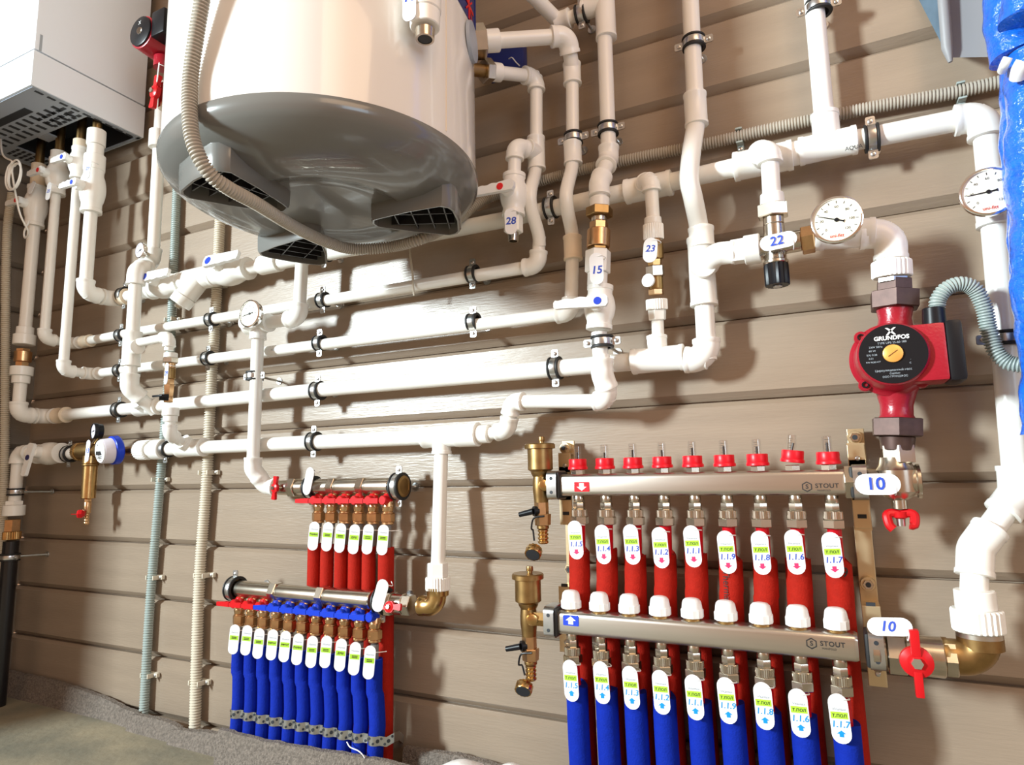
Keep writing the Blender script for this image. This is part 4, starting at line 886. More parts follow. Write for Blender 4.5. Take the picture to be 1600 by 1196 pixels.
# ================================================================== SMALL MANIFOLDS
GS = (.0035, .0075)
def small_manifold(label, x0, x1, y, z, xs, cols, hand_dy, name='manifold'):
    t = thing(name, label, 'manifold', V((x0, y, z)))
    n = max(3, round((x1-x0)/.115)); w = (x1-x0)/n
    for i in range(n):
        a = x0+i*w
        part(t, 'bar_section', lathe(B(), V((a, y, z)), X, [(0, .0165), (.012, .0185), (w-.014, .0185), (w-.012, .0165)], 28), 'nickel')
        if i < n-1: stack(t, V((a+w-.016, y, z)), X, [('hex_joint', 'nickel', .018, .0215, .0215, 'h')])
    for i, (x, c) in enumerate(zip(xs, cols)):
        zz = z-.015; hy = y-.020
        stack(t, V((x, y-.004, zz)), V((0, -.12, -1)), [('outlet_neck', 'bronze', .030, .0105, .0115, 'r')])
        p = V((x, y-.008, z-.040))
        stack(t, p, -Z, [('outlet_body', 'bronze', .011, .0120, .0105, 'r'), ('nut_collar', 'bronze', .003, .0120, .0120, 'r'), ('compression_nut', 'bronze', .017, .0140, .0140, 'h'), ('nut_rim', 'bronze', .005, .0125, .0125, 'r')])
        o = V((x, hy-.004, z-.027)); bm = lathe(B(), o+Y*.010, -Y, [(0, .0095), (.012, .0095), (.014, .008)], 20)
        lathe(bm, V((x, y-.008, z-.020)), Z, [(-.010, .0110), (.000, .0110), (.006, .007)], 16)
        prism(bm, o+V((-.026, -.002, -.001)), X, Z, Y, [(-.022, -.0045), (-.004, -.0052), (.016, -.0055), (.016, .0055), (-.004, .0050), (-.022, .0035)], .007)
        hcol = c
        part(t, 'lever', bm, hcol)
    return t
zU = H-.0235; xsU = [P(px, 800, .058).x for px in (498, 518, 538, 560.5, 583, 606)]
xsU = [xsU[0]+(xsU[-1]-xsU[0])*i/5 for i in range(6)]
small_manifold('nickel manifold with six red levers feeding red pipes, upper one of the small pair', P(482, 757, .05).x, P(620, 760, .05).x, -.050, zU, xsU, ['red']*6, 0)
zL = H-.2445; xsL = [P(px, 965, .093).x for px in (374, 394.5, 413.5, 433.5, 454, 474, 496, 518, 541, 563, 586)]
xsL = [xsL[0]+(xsL[-1]-xsL[0])*i/10 for i in range(11)]
small_manifold('nickel manifold with eleven levers, three red and eight blue, lower one of the small pair', P(367, 918, .085).x, P(590, 940, .085).x, -.085, zL, xsL, ['red']*3+['blue']*8, 0)
def endclamp(label, px, py, d, r, z, cap=None, studx=None):
    c = V((P(px, py, d).x, -d, z)); t = clamp(label, c, X, r, studx=studx)
    if cap:
        part(t, 'end_cap', lathe(B(), c, V((cap, 0, 0)), [(0, r*.97), (.012, r*.97), (.013, r*.7), (.012, r*.68)], 28), 'brassd')
    return t
endclamp('big rubber-lined clamp with end cap at the right end of the upper small manifold', 624, 761, .050, .0225, zU, 1)
endclamp('rubber-lined clamp behind the blank white tag on the upper small manifold', 488, 757, .050, .0195, zU)
endclamp('big rubber-lined clamp at the left end of the lower small manifold', 368, 918, .085, .0215, zL, -1)
endclamp('rubber-lined clamp behind the blank white tag on the lower small manifold', 598, 941, .085, .0215, zL)
tagobj('blank white tag tilted at the left end of the upper small manifold', P(482, 752, .082), V((.28, 0, 1)), V((-.1, -1, 0)), L=.060, W=.024)
tagobj('blank white tag tilted at the right end of the lower small manifold', P(594, 931, .118), V((.30, 0, 1)), V((.1, -1, 0)), L=.062, W=.025)
# valves feeding the small manifolds
c = V((P(452, 759, .05).x, -.050, zU)); t = thing('ball_valve', 'nickel ball valve with a red butterfly handle at the left of the upper small manifold', 'valve', c)
stack(t, c-X*.030, X, [('valve_body', 'nickel', .036, .0165, .0175, 'r'), ('union_nut', 'nickel', .020, .0225, .0225, 'h'), ('valve_tail', 'nickel', .022, .0165, .0165, 'r')])
part(t, 'valve_stem', sweep(B(), [c-X*.015, c+V((-.015, -.024, 0))], .006, 12), 'nickel'); butterfly(t, c+V((-.016, -.026, 0)), V((-.15, -1, 0)), V((.12, 0, 1)), s=1.0)
c = V((P(622, 943, .085).x, -.085, zL-.003)); t = thing('ball_valve', 'nickel ball valve with a red butterfly handle at the right of the lower small manifold', 'valve', c)
stack(t, c-X*.030, X, [('union_nut', 'nickel', .020, .0240, .0240, 'h'), ('valve_body', 'nickel', .026, .0195, .0205, 'r'), ('valve_end', 'nickel', .018, .0205, .0205, 'h')])
part(t, 'valve_stem', sweep(B(), [c+X*.001, c+V((.001, -.026, 0))], .006, 12), 'nickel'); butterfly(t, c+V((.002, -.029, 0)), V((-.0, -1, .2)), V((1, 0, .05)), s=1.0)
# pipes with sleeves
def sleeved(name, label, x, y, zt, zs, zb, r_in, r_out, m_in, m_out, group, bend=None, xb=None, cut=0.):
    xb = x if xb is None else xb
    t = thing(name, label, 'pipe', V((x, y, zt)), group)
    part(t, 'inner_pipe', sweep(B(), [V((x, y, zt)), V((xb, y, zs-.03))], r_in, 16), m_in)
    pts = [V((xb, y, zs)), V((xb, y, zs-.06))]
    if bend: pts += bend(xb, y, zs)
    pts += [V((xb, y, zb))]
    pp = smoothpath(pts, .012); bm = sweep(B(), pp, r_out, 22)
    part(t, 'foam_sleeve', bm, m_out, ang=60)
    return t
ordn = ['first', 'second', 'third', 'fourth', 'fifth', 'sixth', 'seventh', 'eighth', 'ninth', 'tenth', 'eleventh']
for i, x in enumerate(xsU):
    y = -.058; zt = zU-.075; zs = P(500+21*i, 849+1.2*i, .05).z; last = i == 5
    xo = P((495, 515, 537, 558.5, 580, 607)[i], 880, .05).x
    t = sleeved('insulated_pipe', 'red foam-sleeved pipe hanging from the upper small manifold, %s from the left' % (ordn[i] if not last else 'last and most exposed'), x, y, zt, zs, .03, .0078, .0142 if not last else .0162, 'gpex', 'fred', 'red sleeved pipes of the small manifold', xb=xo)
    # move the sleeve back behind the lower manifold
lab6 = ['ВАННА', '', '', 'ДУШ', '', '']
lab11 = ['', '', '', 'УНИТАЗ', 'УНИТАЗ', 'ВАННА', '', '', 'ДУШ', '', '']
def squig(par, c, ax, up, n, w=.011, rows=2):
    bm = B()
    for r_ in range(rows):
        for k in range(7): box(bm, c+n*.0013+ax*(-w/2+w*(k+.5)/7)+up*((.0014-.0028*r_) if rows == 2 else 0), w/7*.7, .0016, .0003, ax, up, n)
    part(par, 'small_print', bm, 'ktext', smooth=False)
def smalltag(px, py, d, lean, lab, label, group, L=.060, W=.0215):
    up = V((lean, 0, 1)).normalized(); n = V((.45, -1, -.05)).normalized(); up = (up-n*up.dot(n)).normalized(); ax = up.cross(n).normalized()
    c = P(px, py, d); tx = [('Vitamax', .0048, .0145, 'gtext', dict(shear=.4))]
    if lab: tx.append((lab, .0050 if len(lab) < 6 else .0040, .0035, 'ktext', dict(bold=.0002)))
    t = tagobj(label, c, up, n, L=L, W=W, texts=tx, stripe=(.0035, .0095), group=group, tie=False)
    if not lab: squig(t.children[0], c+up*.0035, ax, up, n)
    part(t, 'tie', sweep(B(), [c+up*.018, c+up*.018+V((.012, .012, -.001)), c+up*.018+V((.022, .022, -.001))], .0009, 6), 'white')
for i, (px, py) in enumerate(((490, 838), (511.4, 839), (531.5, 841), (553, 843), (574.6, 843), (598, 844))):
    smalltag(px, py, .082, .10, lab6[i], ('white tag with green stripe reading %s, on the %s red pipe from the left' % (lab6[i], ordn[i])) if lab6[i] else 'white green-striped tag with tiny print on the %s red pipe from the left' % ordn[i], 'tags on the six red pipes')
for i, (px, py) in enumerate(((365.6, 999.5), (385, 1001), (404, 1006), (425, 1008), (445, 1010.6), (465, 1015), (487, 1019), (509, 1019), (532, 1024), (554, 1029.6), (577, 1035.6))):
    smalltag(px, py, .118, .10, lab11[i], ('white tag with green stripe reading %s, on the %s blue pipe from the left' % (lab11[i], ordn[i])) if lab11[i] else 'white green-striped tag with tiny print on the %s blue pipe from the left' % ordn[i], 'tags on the eleven blue pipes', L=.062)
sxs = []
for i, x in enumerate(xsL):
    y = -.093; zs = P(370+21*i, 1003+2.6*i, .093).z
    xo = P((371, 390.5, 410.5, 431, 451.5, 471.5, 493, 514.5, 537, 560, 585)[i], 1075, .093).x
    w = .0142 if i < 10 else .0155
    def bend(xb, y, zs): return [V((xb+.004, y, .19)), V((xb+.006+(i > 3)*.002, y, .135)), V((xb+.004, y, .105))]
    sleeved('insulated_pipe', 'blue foam-sleeved pipe hanging from the lower small manifold, %s from the left' % ordn[i], x, y, zL-.08, zs, .01, .0078, w, 'gpex', 'fblue', 'blue sleeved pipes of the small manifold', bend=bend, xb=xo)
    sxs.append(xo+.006)
# perforated strap weaving over the blue sleeves
t = thing('perforated_strap', 'perforated zinc strap wrapped across the blue sleeves and screwed to the wall', 'strap', V((sxs[0], -.1, .12)))
sz0, sz1 = P(372, 1119, .11).z, P(588, 1161, .11).z
def strapz(x): return sz0+(sz1-sz0)*(x-sxs[0])/(sxs[-1]-sxs[0])
path = []
for x in sxs:
    for k in (-60, -30, 0, 30, 60):
        a = math.radians(k); path.append(V((x+.0162*math.sin(a), -.093-.0168*math.cos(a), strapz(x))))
path = path+[P(604, 1160, .097), P(616, 1153, .087), P(624, 1150, .05), P(631, 1156, .006)]
bm = B(); rw = []
for p in path: rw.append([bm.verts.new(p+V((0, 0, h))) for h in (-.0085, .0085)])
for a, b in zip(rw, rw[1:]): bm.faces.new((a[0], b[0], b[1], a[1]))
bmesh.ops.solidify(bm, geom=bm.faces[:], thickness=-.0008)
part(t, 'strap_band', bm, 'zinc')
bm = B(); acc = 0; k = 0
for a, b in zip(path, path[1:]):
    n = max(1, round((b-a).length/.0075))
    d = (b-a).normalized(); nn = d.cross(Z); nn = -nn if nn.y > 0 else nn
    for j in range(n):
        k += 1; p = a.lerp(b, (j+.5)/n)
        if k % 3: lathe(bm, p+nn*.0003+Z*(.0042 if k % 3 == 1 else -.0042), nn, [(0, .0024), (.0008, .0024)], 10)
        else: lathe(bm, p+nn*.0003, nn, [(0, .0034), (.0008, .0034)], 10)
part(t, 'hole', bm, 'dark', smooth=False)
part(t, 'screw', lathe(B(), path[-1]+V((-.006, -.001, 0)), -Y, [(0, .0045), (.002, .0035)], 12), 'zinc')
single('loose_wire', sweep(B(), smoothpath([P(542, 1160, .115), P(547, 1168, .118), P(560, 1174, .118), P(568, 1182, .118), P(572, 1192, .115)], .004), .0011, 6), 'white', 'thin white wire hanging from the strap over the blue sleeves', 'wire')
# ================================================================== LARGE UNDERFLOOR MANIFOLD
dS, dR = .075, .103
zS = H-.0235; zRt = H-.247
xs1 = [P(px, 730, dS).x for px in (903, 944, 989, 1035, 1082, 1133, 1184, 1240, 1295)]
xs1 = [xs1[0]+(xs1[-1]-xs1[0])*i/8 for i in range(9)]
xr1 = [P(px, 965, dR).x for px in (893, 937, 986, 1031, 1082, 1135, 1187, 1244, 1306)]
xr1 = [xr1[0]+(xr1[-1]-xr1[0])*i/8 for i in range(9)]
def bar(t, x0, x1, y, z, h=.037, dp=.034):
    o = rrect(dp, h, .008, 6); bm = B(); rg = []
    for x, s in ((x0, .90), (x0+.003, .97), (x0+.006, 1), (x1-.006, 1), (x1-.003, .97), (x1, .90)):
        rg.append([bm.verts.new(V((x, y+a*s, z+b*s))) for a, b in o])
    for a, b in zip(rg, rg[1:]):
        k = len(a)
        for i in range(k): bm.faces.new((a[i], a[(i+1) % k], b[(i+1) % k], b[i]))
    bm.faces.new(rg[0][::-1]); bm.faces.new(rg[-1]); return part(t, 'manifold_bar', bm, 'steel', ang=30)
def sticker(b, c, m, up):
    s = part(b, 'flow_sticker', prism(B(), c, X, Z, -Y, rrect(.027, .0165, .0015), .0005), m, smooth=False)
    out = [(-.0042, -.006*up), (.0042, -.006*up), (.0042, 0), (.009, 0), (0, .0068*up), (-.009, 0), (-.0042, 0)]
    if up < 0: out = out[::-1]
    part(s, 'white_arrow', prism(B(), c-Y*.0005, X, Z, -Y, out, .0003), 'white', smooth=False)
def brandmark(b, px, py, y):
    c = P(px, py, -y); hexo = [(.0078*math.cos(PI/6+PI/3*k), .0078*math.sin(PI/6+PI/3*k)) for k in range(6)]
    bm = B(); g = [bm.verts.new(V((c.x+a, y-.0004, c.z+bb))) for a, bb in hexo]; g2 = [bm.verts.new(V((c.x+a*.78, y-.0004, c.z+bb*.78))) for a, bb in hexo]
    for i in range(6): bm.faces.new((g[i], g[(i+1) % 6], g2[(i+1) % 6], g2[i]))
    part(b, 'hexagon_logo', bm, 'ktext', smooth=False)
    write(b, 'S', .009, V((c.x, y-.0003, c.z)), X, Z, -Y, m='ktext', bold=.0002)
    write(b, 'STOUT', .0092, V((c.x+.0265, y-.0003, c.z+.001)), X, Z, -Y, m='ktext', bold=.0002, spacing=1.1)
    write(b, 'MANIFOLD', .0036, V((c.x+.022, y-.0003, c.z-.0055)), X, Z, -Y, m='ktext')
def euro(t, x, y, z, m='nickel'):
    stack(t, V((x, y, z)), -Z, [('outlet_thread', m, .012, .0095, .0098, 'r'), ('outlet_hex', m, .012, .0105, .0105, 'h'), ('compression_nut', m, .012, .0135, .0155, 'k'), ('nut_hex', m, .013, .0160, .0158, 'h')])
t = thing('manifold', 'steel manifold bar with nine red flow meters, upper one of the large pair', 'manifold', V((xs1[0], -dS, zS)))
b = bar(t, P(871, 757, dS+.015).x, P(1343, 757, dS+.015).x, -dS, zS)
sticker(b, V((P(909, 761, dS+.017).x, -dS-.0175, P(909, 761, dS+.017).z)), 'redcap', -1); brandmark(b, 1261, 761, -dS-.0172)
for i, x in enumerate(xs1):
    euro(t, x, -dS, zS-.018)
    e = stack(t, V((x, -dS, zS+.0175)), Z, [('meter_base', 'nickel', .009, .0115, .0115, 'h')])
    dz = .004 if i == 7 else 0; tl = V((.12, 0, 1)).normalized() if i == 7 else Z
    rg = part(t, 'red_flow_ring', knurl(B(), e+Z*(dz-.0005), tl, .0185, .0160, 9, .05), 'redcap')
    rg2 = part(rg, 'ring_flange', lathe(B(), e+Z*dz, tl, [(0, .0172), (.004, .0172), (.005, .0165)], 24), 'redcap')
    g = part(t, 'flow_glass', lathe(B(), e+Z*(dz+.018), tl, [(0, .0072), (.022, .0068), (.0235, .0055)], 20), 'clear')
    part(g, 'flow_rod', sweep(B(), [e+Z*(dz+.016), e+tl*(.016+.007+random.uniform(.004, .009))+Z*dz], .0017, 8), 'black')
    bm = B()
    for k in range(5): box(bm, e+Z*(dz+.022+.0035*k)+V((0, -.0074, 0)), .004 if k % 2 else .006, .0002, .0005)
    part(g, 'flow_scale', bm, 'ktext', smooth=False)
t = thing('manifold', 'steel manifold bar with nine white caps, lower one of the large pair', 'manifold', V((xr1[0], -dR, zRt)))
b = bar(t, P(866, 967, dR+.015).x, P(1341, 1008, dR+.015).x, -dR, zRt-.0005)
sticker(b, V((P(892, 970, dR+.017).x, -dR-.0175, P(892, 970, dR+.017).z)), 'bdot', 1); brandmark(b, 1268, 1006, -dR-.0172)
for i, x in enumerate(xr1):
    euro(t, x, -dR, zRt-.017)
    e = stack(t, V((x, -dR, zRt+.0165)), Z, [('cap_base', 'brass', .006, .0125, .0125, 'r')])
    cb = part(t, 'white_cap', knurl(B(), e-Z*.001, Z, .0125, .0170, 12, .05), 'white')
    part(cb, 'cap_top', lathe(B(), e+Z*.010, Z, [(0, .0160), (.010, .0145), (.0135, .0135), (.0165, .0105), (.0175, .006)], 28), 'white')
# --- brackets
def bracket(label, xc, left):
    t = thing('manifold_bracket', label, 'bracket', V((xc, -.03, H-.14)))
    m = 'yzinc'; W = .024
    bm = B()
    box(bm, V((xc+.002, -.016, zS+.055)), W, .004, .050, bev=.001)                 # top pad on the wall stud
    box(bm, V((xc, -.033, zS+.038)), W, .004, .034, bev=.001); box(bm, V((xc, -.024, zS+.056)), W, .020, .003)
    box(bm, V((xc, -.033, zS-.045)), W, .004, .050, bev=.001); box(bm, V((xc, -.033, zS+.002)), W*.9, .004, .060)
    box(bm, V((xc, -.020, zS-.071)), W, .028, .003); box(bm, V((xc, -.008, zS-.125)), W, .004, .115, bev=.001)
    box(bm, V((xc, -.028, zS-.180)), W, .044, .003); box(bm, V((xc, -.050, zS-.20)), W, .004, .044, bev=.001)
    box(bm, V((xc, -.052, zRt-.035)), W, .004, .060, bev=.001)
    part(t, 'bracket_strip', bm, m, smooth=False)
    part(t, 'slot', box(B(), V((xc, -.0355, zS-.052)), .012, .001, .006), 'dark', smooth=False)
    part(t, 'slot', box(B(), V((xc, -.0525, zRt+.048)), .012, .001, .005), 'dark', smooth=False)
    for (yy, zz) in ((-.0175, zS+.066), (-.010, zS-.152)):
        stack(t, V((xc, yy, zz)), -Y, [('rubber_mount', m, .014, .0105, .0105, 'r'), ('hex_nut', 'nickel', .006, .0075, .0075, 'h')])
        part(t, 'nut_bore', lathe(B(), V((xc, yy-.0202, zz)), -Y, [(0, .0038), (.0006, .0038)], 12), 'dark', smooth=False)
    for y, z, dd in ((-dS, zS, dS), (-dR, zRt, dR)):
        o = [(a*1.0, bq) for a, bq in rrect(.052, .050, .010, 5)]; inn = rrect(.044, .042, .008, 5)
        bm = B(); g = []
        for x in (xc-.009, xc+.009): g.append(([bm.verts.new(V((x, y+a, z+b_))) for a, b_ in o], [bm.verts.new(V((x, y+a, z+b_))) for a, b_ in inn]))
        k = len(o)
        for i in range(k):
            j = (i+1) % k
            bm.faces.new((g[0][0][i], g[0][0][j], g[1][0][j], g[1][0][i])); bm.faces.new((g[0][1][i], g[0][1][j], g[1][1][j], g[1][1][i]))
            for s in (0, 1): bm.faces.new((g[s][0][i], g[s][0][j], g[s][1][j], g[s][1][i]))
        part(t, 'clamp_band', bm, 'zinc', ang=30)
        bm = B(); box(bm, V((xc+(.010 if left else -.010), y, z)), .007, .046, .045, bev=.004); part(t, 'rubber_insert', bm, 'rubber')
        for q in (.012, -.012): part(t, 'band_hole', lathe(B(), V((xc, y-.0258, z+q)), -Y, [(0, .0030), (.0006, .0030)], 12), 'dark', smooth=False)
        sc_ = V((xc+.001, (-.0355 if z == zS else -.0545), z+.034 if z == zS else z-.047)); part(t, 'bracket_screw', stackbm(sc_, -Y), 'zinc')
    return t
bracket('yellow-zinc stepped bracket at the right end of the two large manifolds', P(1344, 757, .08).x, False)
bracket('yellow-zinc stepped bracket at the left end of the two large manifolds', P(863, 757, .095).x, True)
# --- air vents
def airvent(label, cx, y, z, caplen, capdx, barx):
    t = thing('air_vent', label, 'air vent', V((cx, y, z)))
    stack(t, V((cx, y, z-.055)), Z, [('lower_body', 'bronze', .030, .0130, .0125, 'h')])
    part(t, 'vent_body', lathe(B(), V((cx, y, z-.030)), Z, [(0, .0125), (.012, .0135), (.020, .0145), (.034, .0145), (.045, .0135), (.050, .0165), (.054, .0175), (.058, .0225), (.094, .0225), (.095, .0275), (.102, .0275), (.104, .0255), (.1045, .010)], 36), 'brassd')
    stack(t, V((cx+.004, y, z+.072)), Z, [('vent_screw', 'brassd', .006, .0045, .0045, 'r'), ('screw_head', 'brassd', .008, .0062, .0058, 'r')])
    stack(t, V((cx, y, z)), V((barx-cx, 0, 0)), [('side_neck', 'brass', abs(barx-cx), .0125, .0125, 'h')])
    part(t, 'inlet_boss', lathe(B(), V((cx+.010, y-.008, z)), V((.5, -1, 0)), [(0, .0105), (.010, .0095), (.011, .007)], 18), 'brass')
    e = stack(t, V((cx+.002, y, z-.050)), -Z, [('drain_hex', 'bronze', .020, .0150, .0140, 'h'), ('drain_neck', 'brassd', .006, .011, .011, 'r'), ('hose_barb', 'brass', .026, .0095, .0085, 'b')])
    h = V((cx-.010, y-.012, z-.045))
    part(t, 'black_handle', sweep(B(), [h+V((.006, .006, 0)), h], .0090, 14), 'black')
    hd = part(t, 'handle_lever', sweep(B(), [h+V((0, -.002, 0)), h+V((-.026, -.004, -.006))], [.0055, .0045], 12), 'black')
    cdx = V((.1, -.80, -.60)).normalized()
    cap = V((cx+capdx, y-.012, z-.050-caplen))
    part(t, 'cap_cord', sweep(B(), smoothpath([h+V((.022, -.004, -.008)), h+V((.002, -.004, -.012)), h+V((-.004, -.002, -.03)), V(((h.x-.004+cap.x)/2, cap.y, (h.z+cap.z)/2)), cap+Z*.014], .003), .0016, 8), 'black')
    cc_ = part(t, 'brass_cap', knurl(B(), cap+cdx*.0145, -cdx, .014, .0148, 14, .06), 'brass')
    part(cc_, 'cap_opening', lathe(B(), cap+cdx*.0142, cdx, [(0, .0120), (.0008, .0120)], 24), 'dark', smooth=False)
    return t
c1_ = P(845, 757, .080); airvent('brass automatic air vent with drain cock at the left end of the upper large manifold', c1_.x, -.080, zS, .060, -.010, P(870, 757, .080).x)
c2_ = P(826, 962, .105); airvent('brass automatic air vent with drain cock at the left end of the lower large manifold', c2_.x, -.105, zRt, .055, -.004, P(866, 962, .105).x)
# --- sleeved loops
nums = ['1.1.5', '1.1.4', '1.1.3', '1.1.2', '1.1.1', '1.1.9', '1.1.8', '1.1.6', '1.1.7']
sp1 = [(905, 857), (948, 862), (992, 865), (1039, 866), (1087, 868), (1141, 869), (1195, 878), (1246, 870), (1309, 876)]
rp1 = [(902, 1068), (948, 1075), (993, 1083), (1038, 1087), (1093, 1094), (1144, 1100), (1200, 1108), (1255, 1114), (1322, 1132)]
sb = [907, 950, 995, 1041, 1090, 1144, 1198, 1252, 1316]
for i in range(9):
    x = xs1[i]; q = P(*sp1[i], .060); xo = q.x; xb = P(sb[i], 965, .058).x
    t = thing('insulated_pipe', 'red foam-sleeved heating pipe under flow meter with tag %s' % nums[i], 'pipe', V((x, -.07, zS-.06)), 'red sleeved pipes of the large manifold')
    part(t, 'inner_pipe', sweep(B(), [V((x, -dS, zS-.060)), V((x+(xo-x)*.3, -.071, q.z+.01)), V((xo, -.064, q.z-.04))], .0098, 18), 'pex')
    bm = sweep(B(), smoothpath([V((xo, -.060, q.z)), V((xo*.7+xb*.3, -.060, q.z-.05)), V((xb, -.058, H-.24)), V((xb+.004, -.056, .02))], .02), .0182, 24)
    for v in bm.verts:
        if abs(v.co.z-q.z) < .003: v.co.z += .006*math.sin(v.co.x*180+i)
    sl = part(t, 'foam_sleeve', bm, 'fred', ang=60)
    if i == 5: write(sl, 'Thermafl', .014, V((xo-.006, -.0790, q.z-.045)), -Z, X, -Y, m='ktext', lift=.0004)
    if i == 8: write(sl, '9', .020, V((xo+.008, -.0772, q.z-.015)), X, Z, -Y, m='ktext', lift=.0004)
    x = xr1[i]; q = P(*rp1[i], .092)
    t = thing('insulated_pipe', 'blue foam-sleeved return pipe of the large manifold, loop tagged %s' % nums[i], 'pipe', V((x, -.1, zRt-.06)), 'blue sleeved pipes of the large manifold')
    part(t, 'inner_pipe', sweep(B(), [V((x, -dR, zRt-.058)), V((x+(q.x-x)*.4, -.100, q.z+.01)), V((q.x, -.096, q.z-.04))], .0098, 18), 'pex')
    bm = sweep(B(), smoothpath([V((q.x, -.094, q.z)), V((q.x+.001, -.094, q.z-.1)), V((q.x+.004, -.09, .02))], .02), .0180, 24)
    for v in bm.verts:
        if abs(v.co.z-q.z) < .003: v.co.z += .004*math.sin(v.co.x*150+i)
    part(t, 'foam_sleeve', bm, 'fblue', ang=60)
def bigtag(px, py, d, num, red, lean):
    up = V((lean, 0, 1)).normalized(); n = V((.06 if red else .02, -1, -.03)).normalized(); L, W = .0645, .0245
    tagobj('white oval tag %s with %s arrow on a %s pipe' % (num, 'a red down' if red else 'a blue up', 'red supply' if red else 'blue return'), P(px, py, d), up, n, L=L, W=W, stripe=(.0045, .0088),
           texts=[('Vitamax', .0052, .0125, 'gtext', dict(shear=.35)), ('т.пол', .0074, .0045, 'ktext', dict(bold=.0001, shear=.1)), (num, .0118, -.0072, 'cyan' if not red else 'ink', dict(bold=.0002, shear=.15))],
           tie=True, arrow=(-1 if red else 1, -.0195, 'pink' if red else 'cyan'), group='tags of the large manifold loops')
for i, (px, py) in enumerate(((899.5, 844), (942, 851), (987, 851), (1032, 856), (1082, 854), (1135.5, 863), (1189, 864), (1242, 863), (1301, 867.5))): bigtag(px, py, .094, nums[i], True, -.035-.006*(i % 3))
for i, (px, py) in enumerate(((892, 1064), (940, 1067), (986, 1075), (1033, 1082), (1085, 1090), (1136, 1095), (1193.5, 1103.5), (1249, 1114.6), (1312, 1123.5))): bigtag(px, py, .122, nums[i], False, -.03-.006*(i % 3))
# ================================================================== RIGHT EDGE: blue wrapped tubes, pale sheet, white thing at the bottom
def lumpy(pts, r, seed, m, seg=40):
    pp = smoothpath(pts, .006); rnd = random.Random(seed); bm = sweep(B(), pp, r, seg)
    ph = [rnd.uniform(0, 6) for _ in range(6)]
    for v in bm.verts:
        c = min(pp, key=lambda p: (p-v.co).length_squared); d = (v.co-c); a = math.atan2(d.y, d.x)
        k = .05*math.sin(v.co.z*38+ph[0]+1.5*math.sin(a*2+ph[1]))+.035*math.sin(v.co.z*95+a*3+ph[2])+.02*math.sin(v.co.z*190+a*5+ph[3])
        v.co = c+d*(1+k)
    return bm
def bp(px, py, d=.15): return P(px, py, d)
t = thing('wrapped_pipe', 'tall blue shiny foam-wrapped pipe bundle at the right edge', 'insulated pipe', bp(1610, 300))
part(t, 'long_wrap', lumpy([bp(1622, 86), bp(1623, 150), bp(1626, 260), bp(1632, 380), bp(1640, 480), bp(1649, 580), bp(1656, 680)], .036, 3, 'film'), 'film', ang=80)
part(t, 'long_wrap', lumpy([bp(1597, 112, .12), bp(1599, 170, .12), bp(1603, 260, .12), bp(1610, 340, .12), bp(1620, 440, .12), bp(1632, 520, .12)], .026, 8, 'film'), 'film', ang=80)
part(t, 'upper_wrap', lumpy([bp(1574, -60)+Z*.5, bp(1574, -60)+Z*.2, bp(1574, -60), bp(1575, -10), bp(1580, 40), bp(1589, 75), bp(1592, 88)], .030, 5, 'film'), 'film', ang=80)
part(t, 'upper_wrap', lumpy([bp(1612, -60, .19)+Z*.5, bp(1612, -60, .19)+Z*.2, bp(1612, -60, .19), bp(1610, -20, .19), bp(1602, 10, .19), bp(1600, 34, .19)], .028, 6, 'film'), 'film', ang=80)
part(t, 'white_tie', sweep(B(), smoothpath([bp(1566, 110, .165), bp(1570, 100, .185), bp(1575, 90, .19)], .004), .0055, 14), 'white')
part(t, 'white_tie', sweep(B(), smoothpath([bp(1590, 122, .18), bp(1593, 108, .19), bp(1600, 96, .195)], .004), .009, 14), 'white')
t = thing('hanging_panel', 'pale grey plastic panel with a rounded lip hanging into the top right corner', 'panel', P(1500, 40, .05))
pts = [(1466, -120), (1479, 88), (1483, 94), (1488, 97)]
bm = sweep(B(), [P(1468, -130, .085), P(1474, 0, .08), P(1480, 75, .075), P(1485, 97, .072)], [.0075, .0075, .0075, .003], 16); part(t, 'rounded_lip', bm, 'sheet', label='bright rounded edge')
def slab(pts, th, m, name):
    q = [P(*p) for p in pts]; bm = B(); f = bm.faces.new([bm.verts.new(p) for p in q]); bmesh.ops.solidify(bm, geom=[f], thickness=th); return part(t, name, bm, m, smooth=False)
slab([(1478, -130, .072), (1486, 90, .066), (1600, 88, .064), (1600, -130, .07)], .004, 'sheet', 'panel_face')
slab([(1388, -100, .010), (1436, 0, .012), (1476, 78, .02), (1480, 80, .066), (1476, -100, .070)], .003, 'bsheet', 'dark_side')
bm = B()
for px, py, rr in ((722, 1189, .085), (800, 1192, .062)):
    tp = P(px, py, .30); rr2 = rr
    lathe(bm, V((tp.x, tp.y-.01, 0)), Z, [(0, rr*.80), (tp.z*.2, rr*1.02), (tp.z*.55, rr), (tp.z*.80, rr*.80), (tp.z*.93, rr*.50), (tp.z*.985, rr*.22), (tp.z, rr*.02)], 36)
for v in bm.verts:
    k = 1+.05*math.sin(v.co.z*60+v.co.x*40); v.co.x += (k-1)*.02; v.co.y += .004*math.sin(v.co.z*90+v.co.x*70)
single('plastic_sack', bm, 'white', 'white plastic sack on the floor, only its top showing at the bottom edge', 'sack', ang=60)
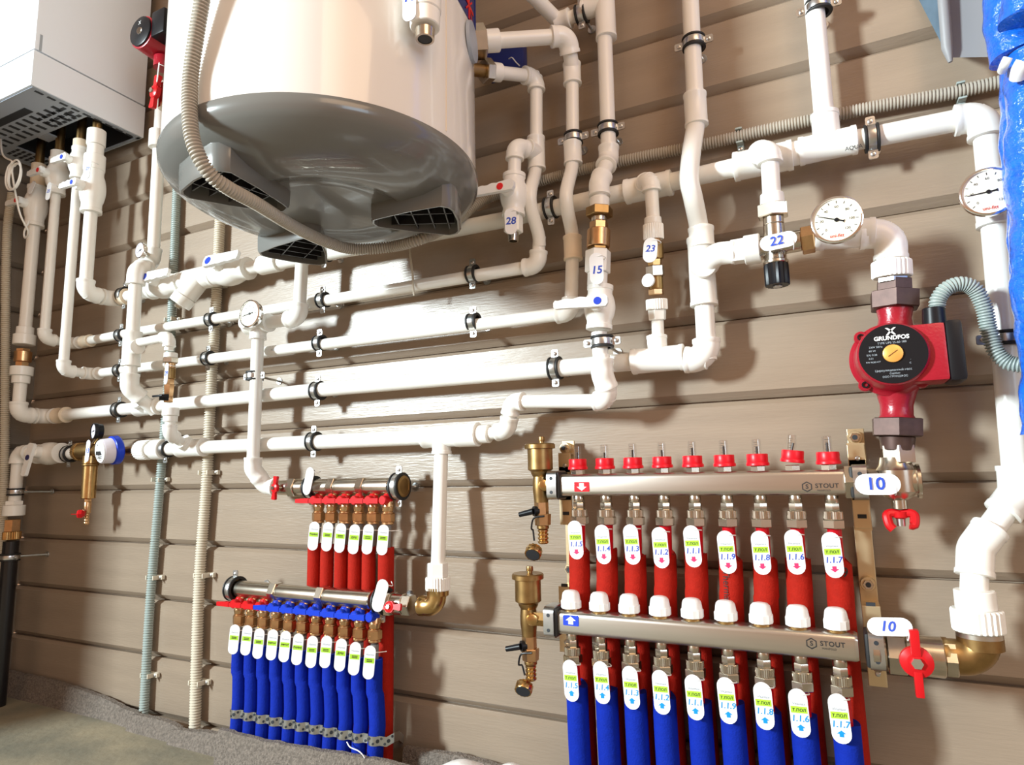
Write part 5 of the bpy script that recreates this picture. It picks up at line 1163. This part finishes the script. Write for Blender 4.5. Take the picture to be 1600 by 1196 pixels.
# ================================================================== LIGHT, WORLD, CAMERA
def area(name, loc, tgt, size, power, col, sy=None):
    l = bpy.data.lights.new(name, 'AREA'); l.energy = power; l.size = size; l.color = col
    if sy: l.shape = 'RECTANGLE'; l.size_y = sy
    o = bpy.data.objects.new(name, l); C.objects.link(o); o.location = loc
    o.rotation_euler = (V(tgt)-V(loc)).to_track_quat('-Z', 'Y').to_euler(); return o
area('window_daylight', (-3.3, -3.6, H+1.2), (.7, 0, H+.25), .45, 140, (.82, .96, 1.0), .7)
area('ceiling_lamp', (.9, -1.6, H+1.55), (-.4, 0, H+.2), 1.1, 14, (1.0, .70, .45))
area('side_window_daylight', (2.6, -2.4, H+.8), (-.9, -.2, H+.3), 1.1, 25, (.60, .82, 1.0), 1.3)
lk = bpy.data.lights['window_daylight']; lk.spread = math.radians(110)
w = bpy.data.worlds.new('room_ambient'); bpy.context.scene.world = w; w.use_nodes = True
nt = w.node_tree; bg = nt.nodes['Background']
tc = nt.nodes.new('ShaderNodeTexCoord'); sp_ = nt.nodes.new('ShaderNodeSeparateXYZ'); cr = nt.nodes.new('ShaderNodeValToRGB')
nt.links.new(tc.outputs['Generated'], sp_.inputs[0]); nt.links.new(sp_.outputs['Z'], cr.inputs['Fac']); nt.links.new(cr.outputs['Color'], bg.inputs['Color'])
cr.color_ramp.elements[0].color = (1.0, .53, .30, 1); cr.color_ramp.elements[1].color = (1.0, .76, .56, 1)
bg.inputs['Strength'].default_value = .47
cam = bpy.data.cameras.new('camera'); cam.sensor_width = 36; cam.sensor_fit = 'HORIZONTAL'; cam.lens = FL/1600*36; cam.clip_start = .01
co = bpy.data.objects.new('camera', cam); C.objects.link(co)
co.matrix_world = Matrix(((R_.x, U_.x, -_f.x, CAM.x), (R_.y, U_.y, -_f.y, CAM.y), (R_.z, U_.z, -_f.z, CAM.z), (0, 0, 0, 1)))
sc = bpy.context.scene; sc.camera = co
sc.view_settings.view_transform = 'Standard'; sc.view_settings.look = 'None'; sc.view_settings.exposure = 0.22; sc.view_settings.gamma = 1
sc.view_settings.use_curve_mapping = False
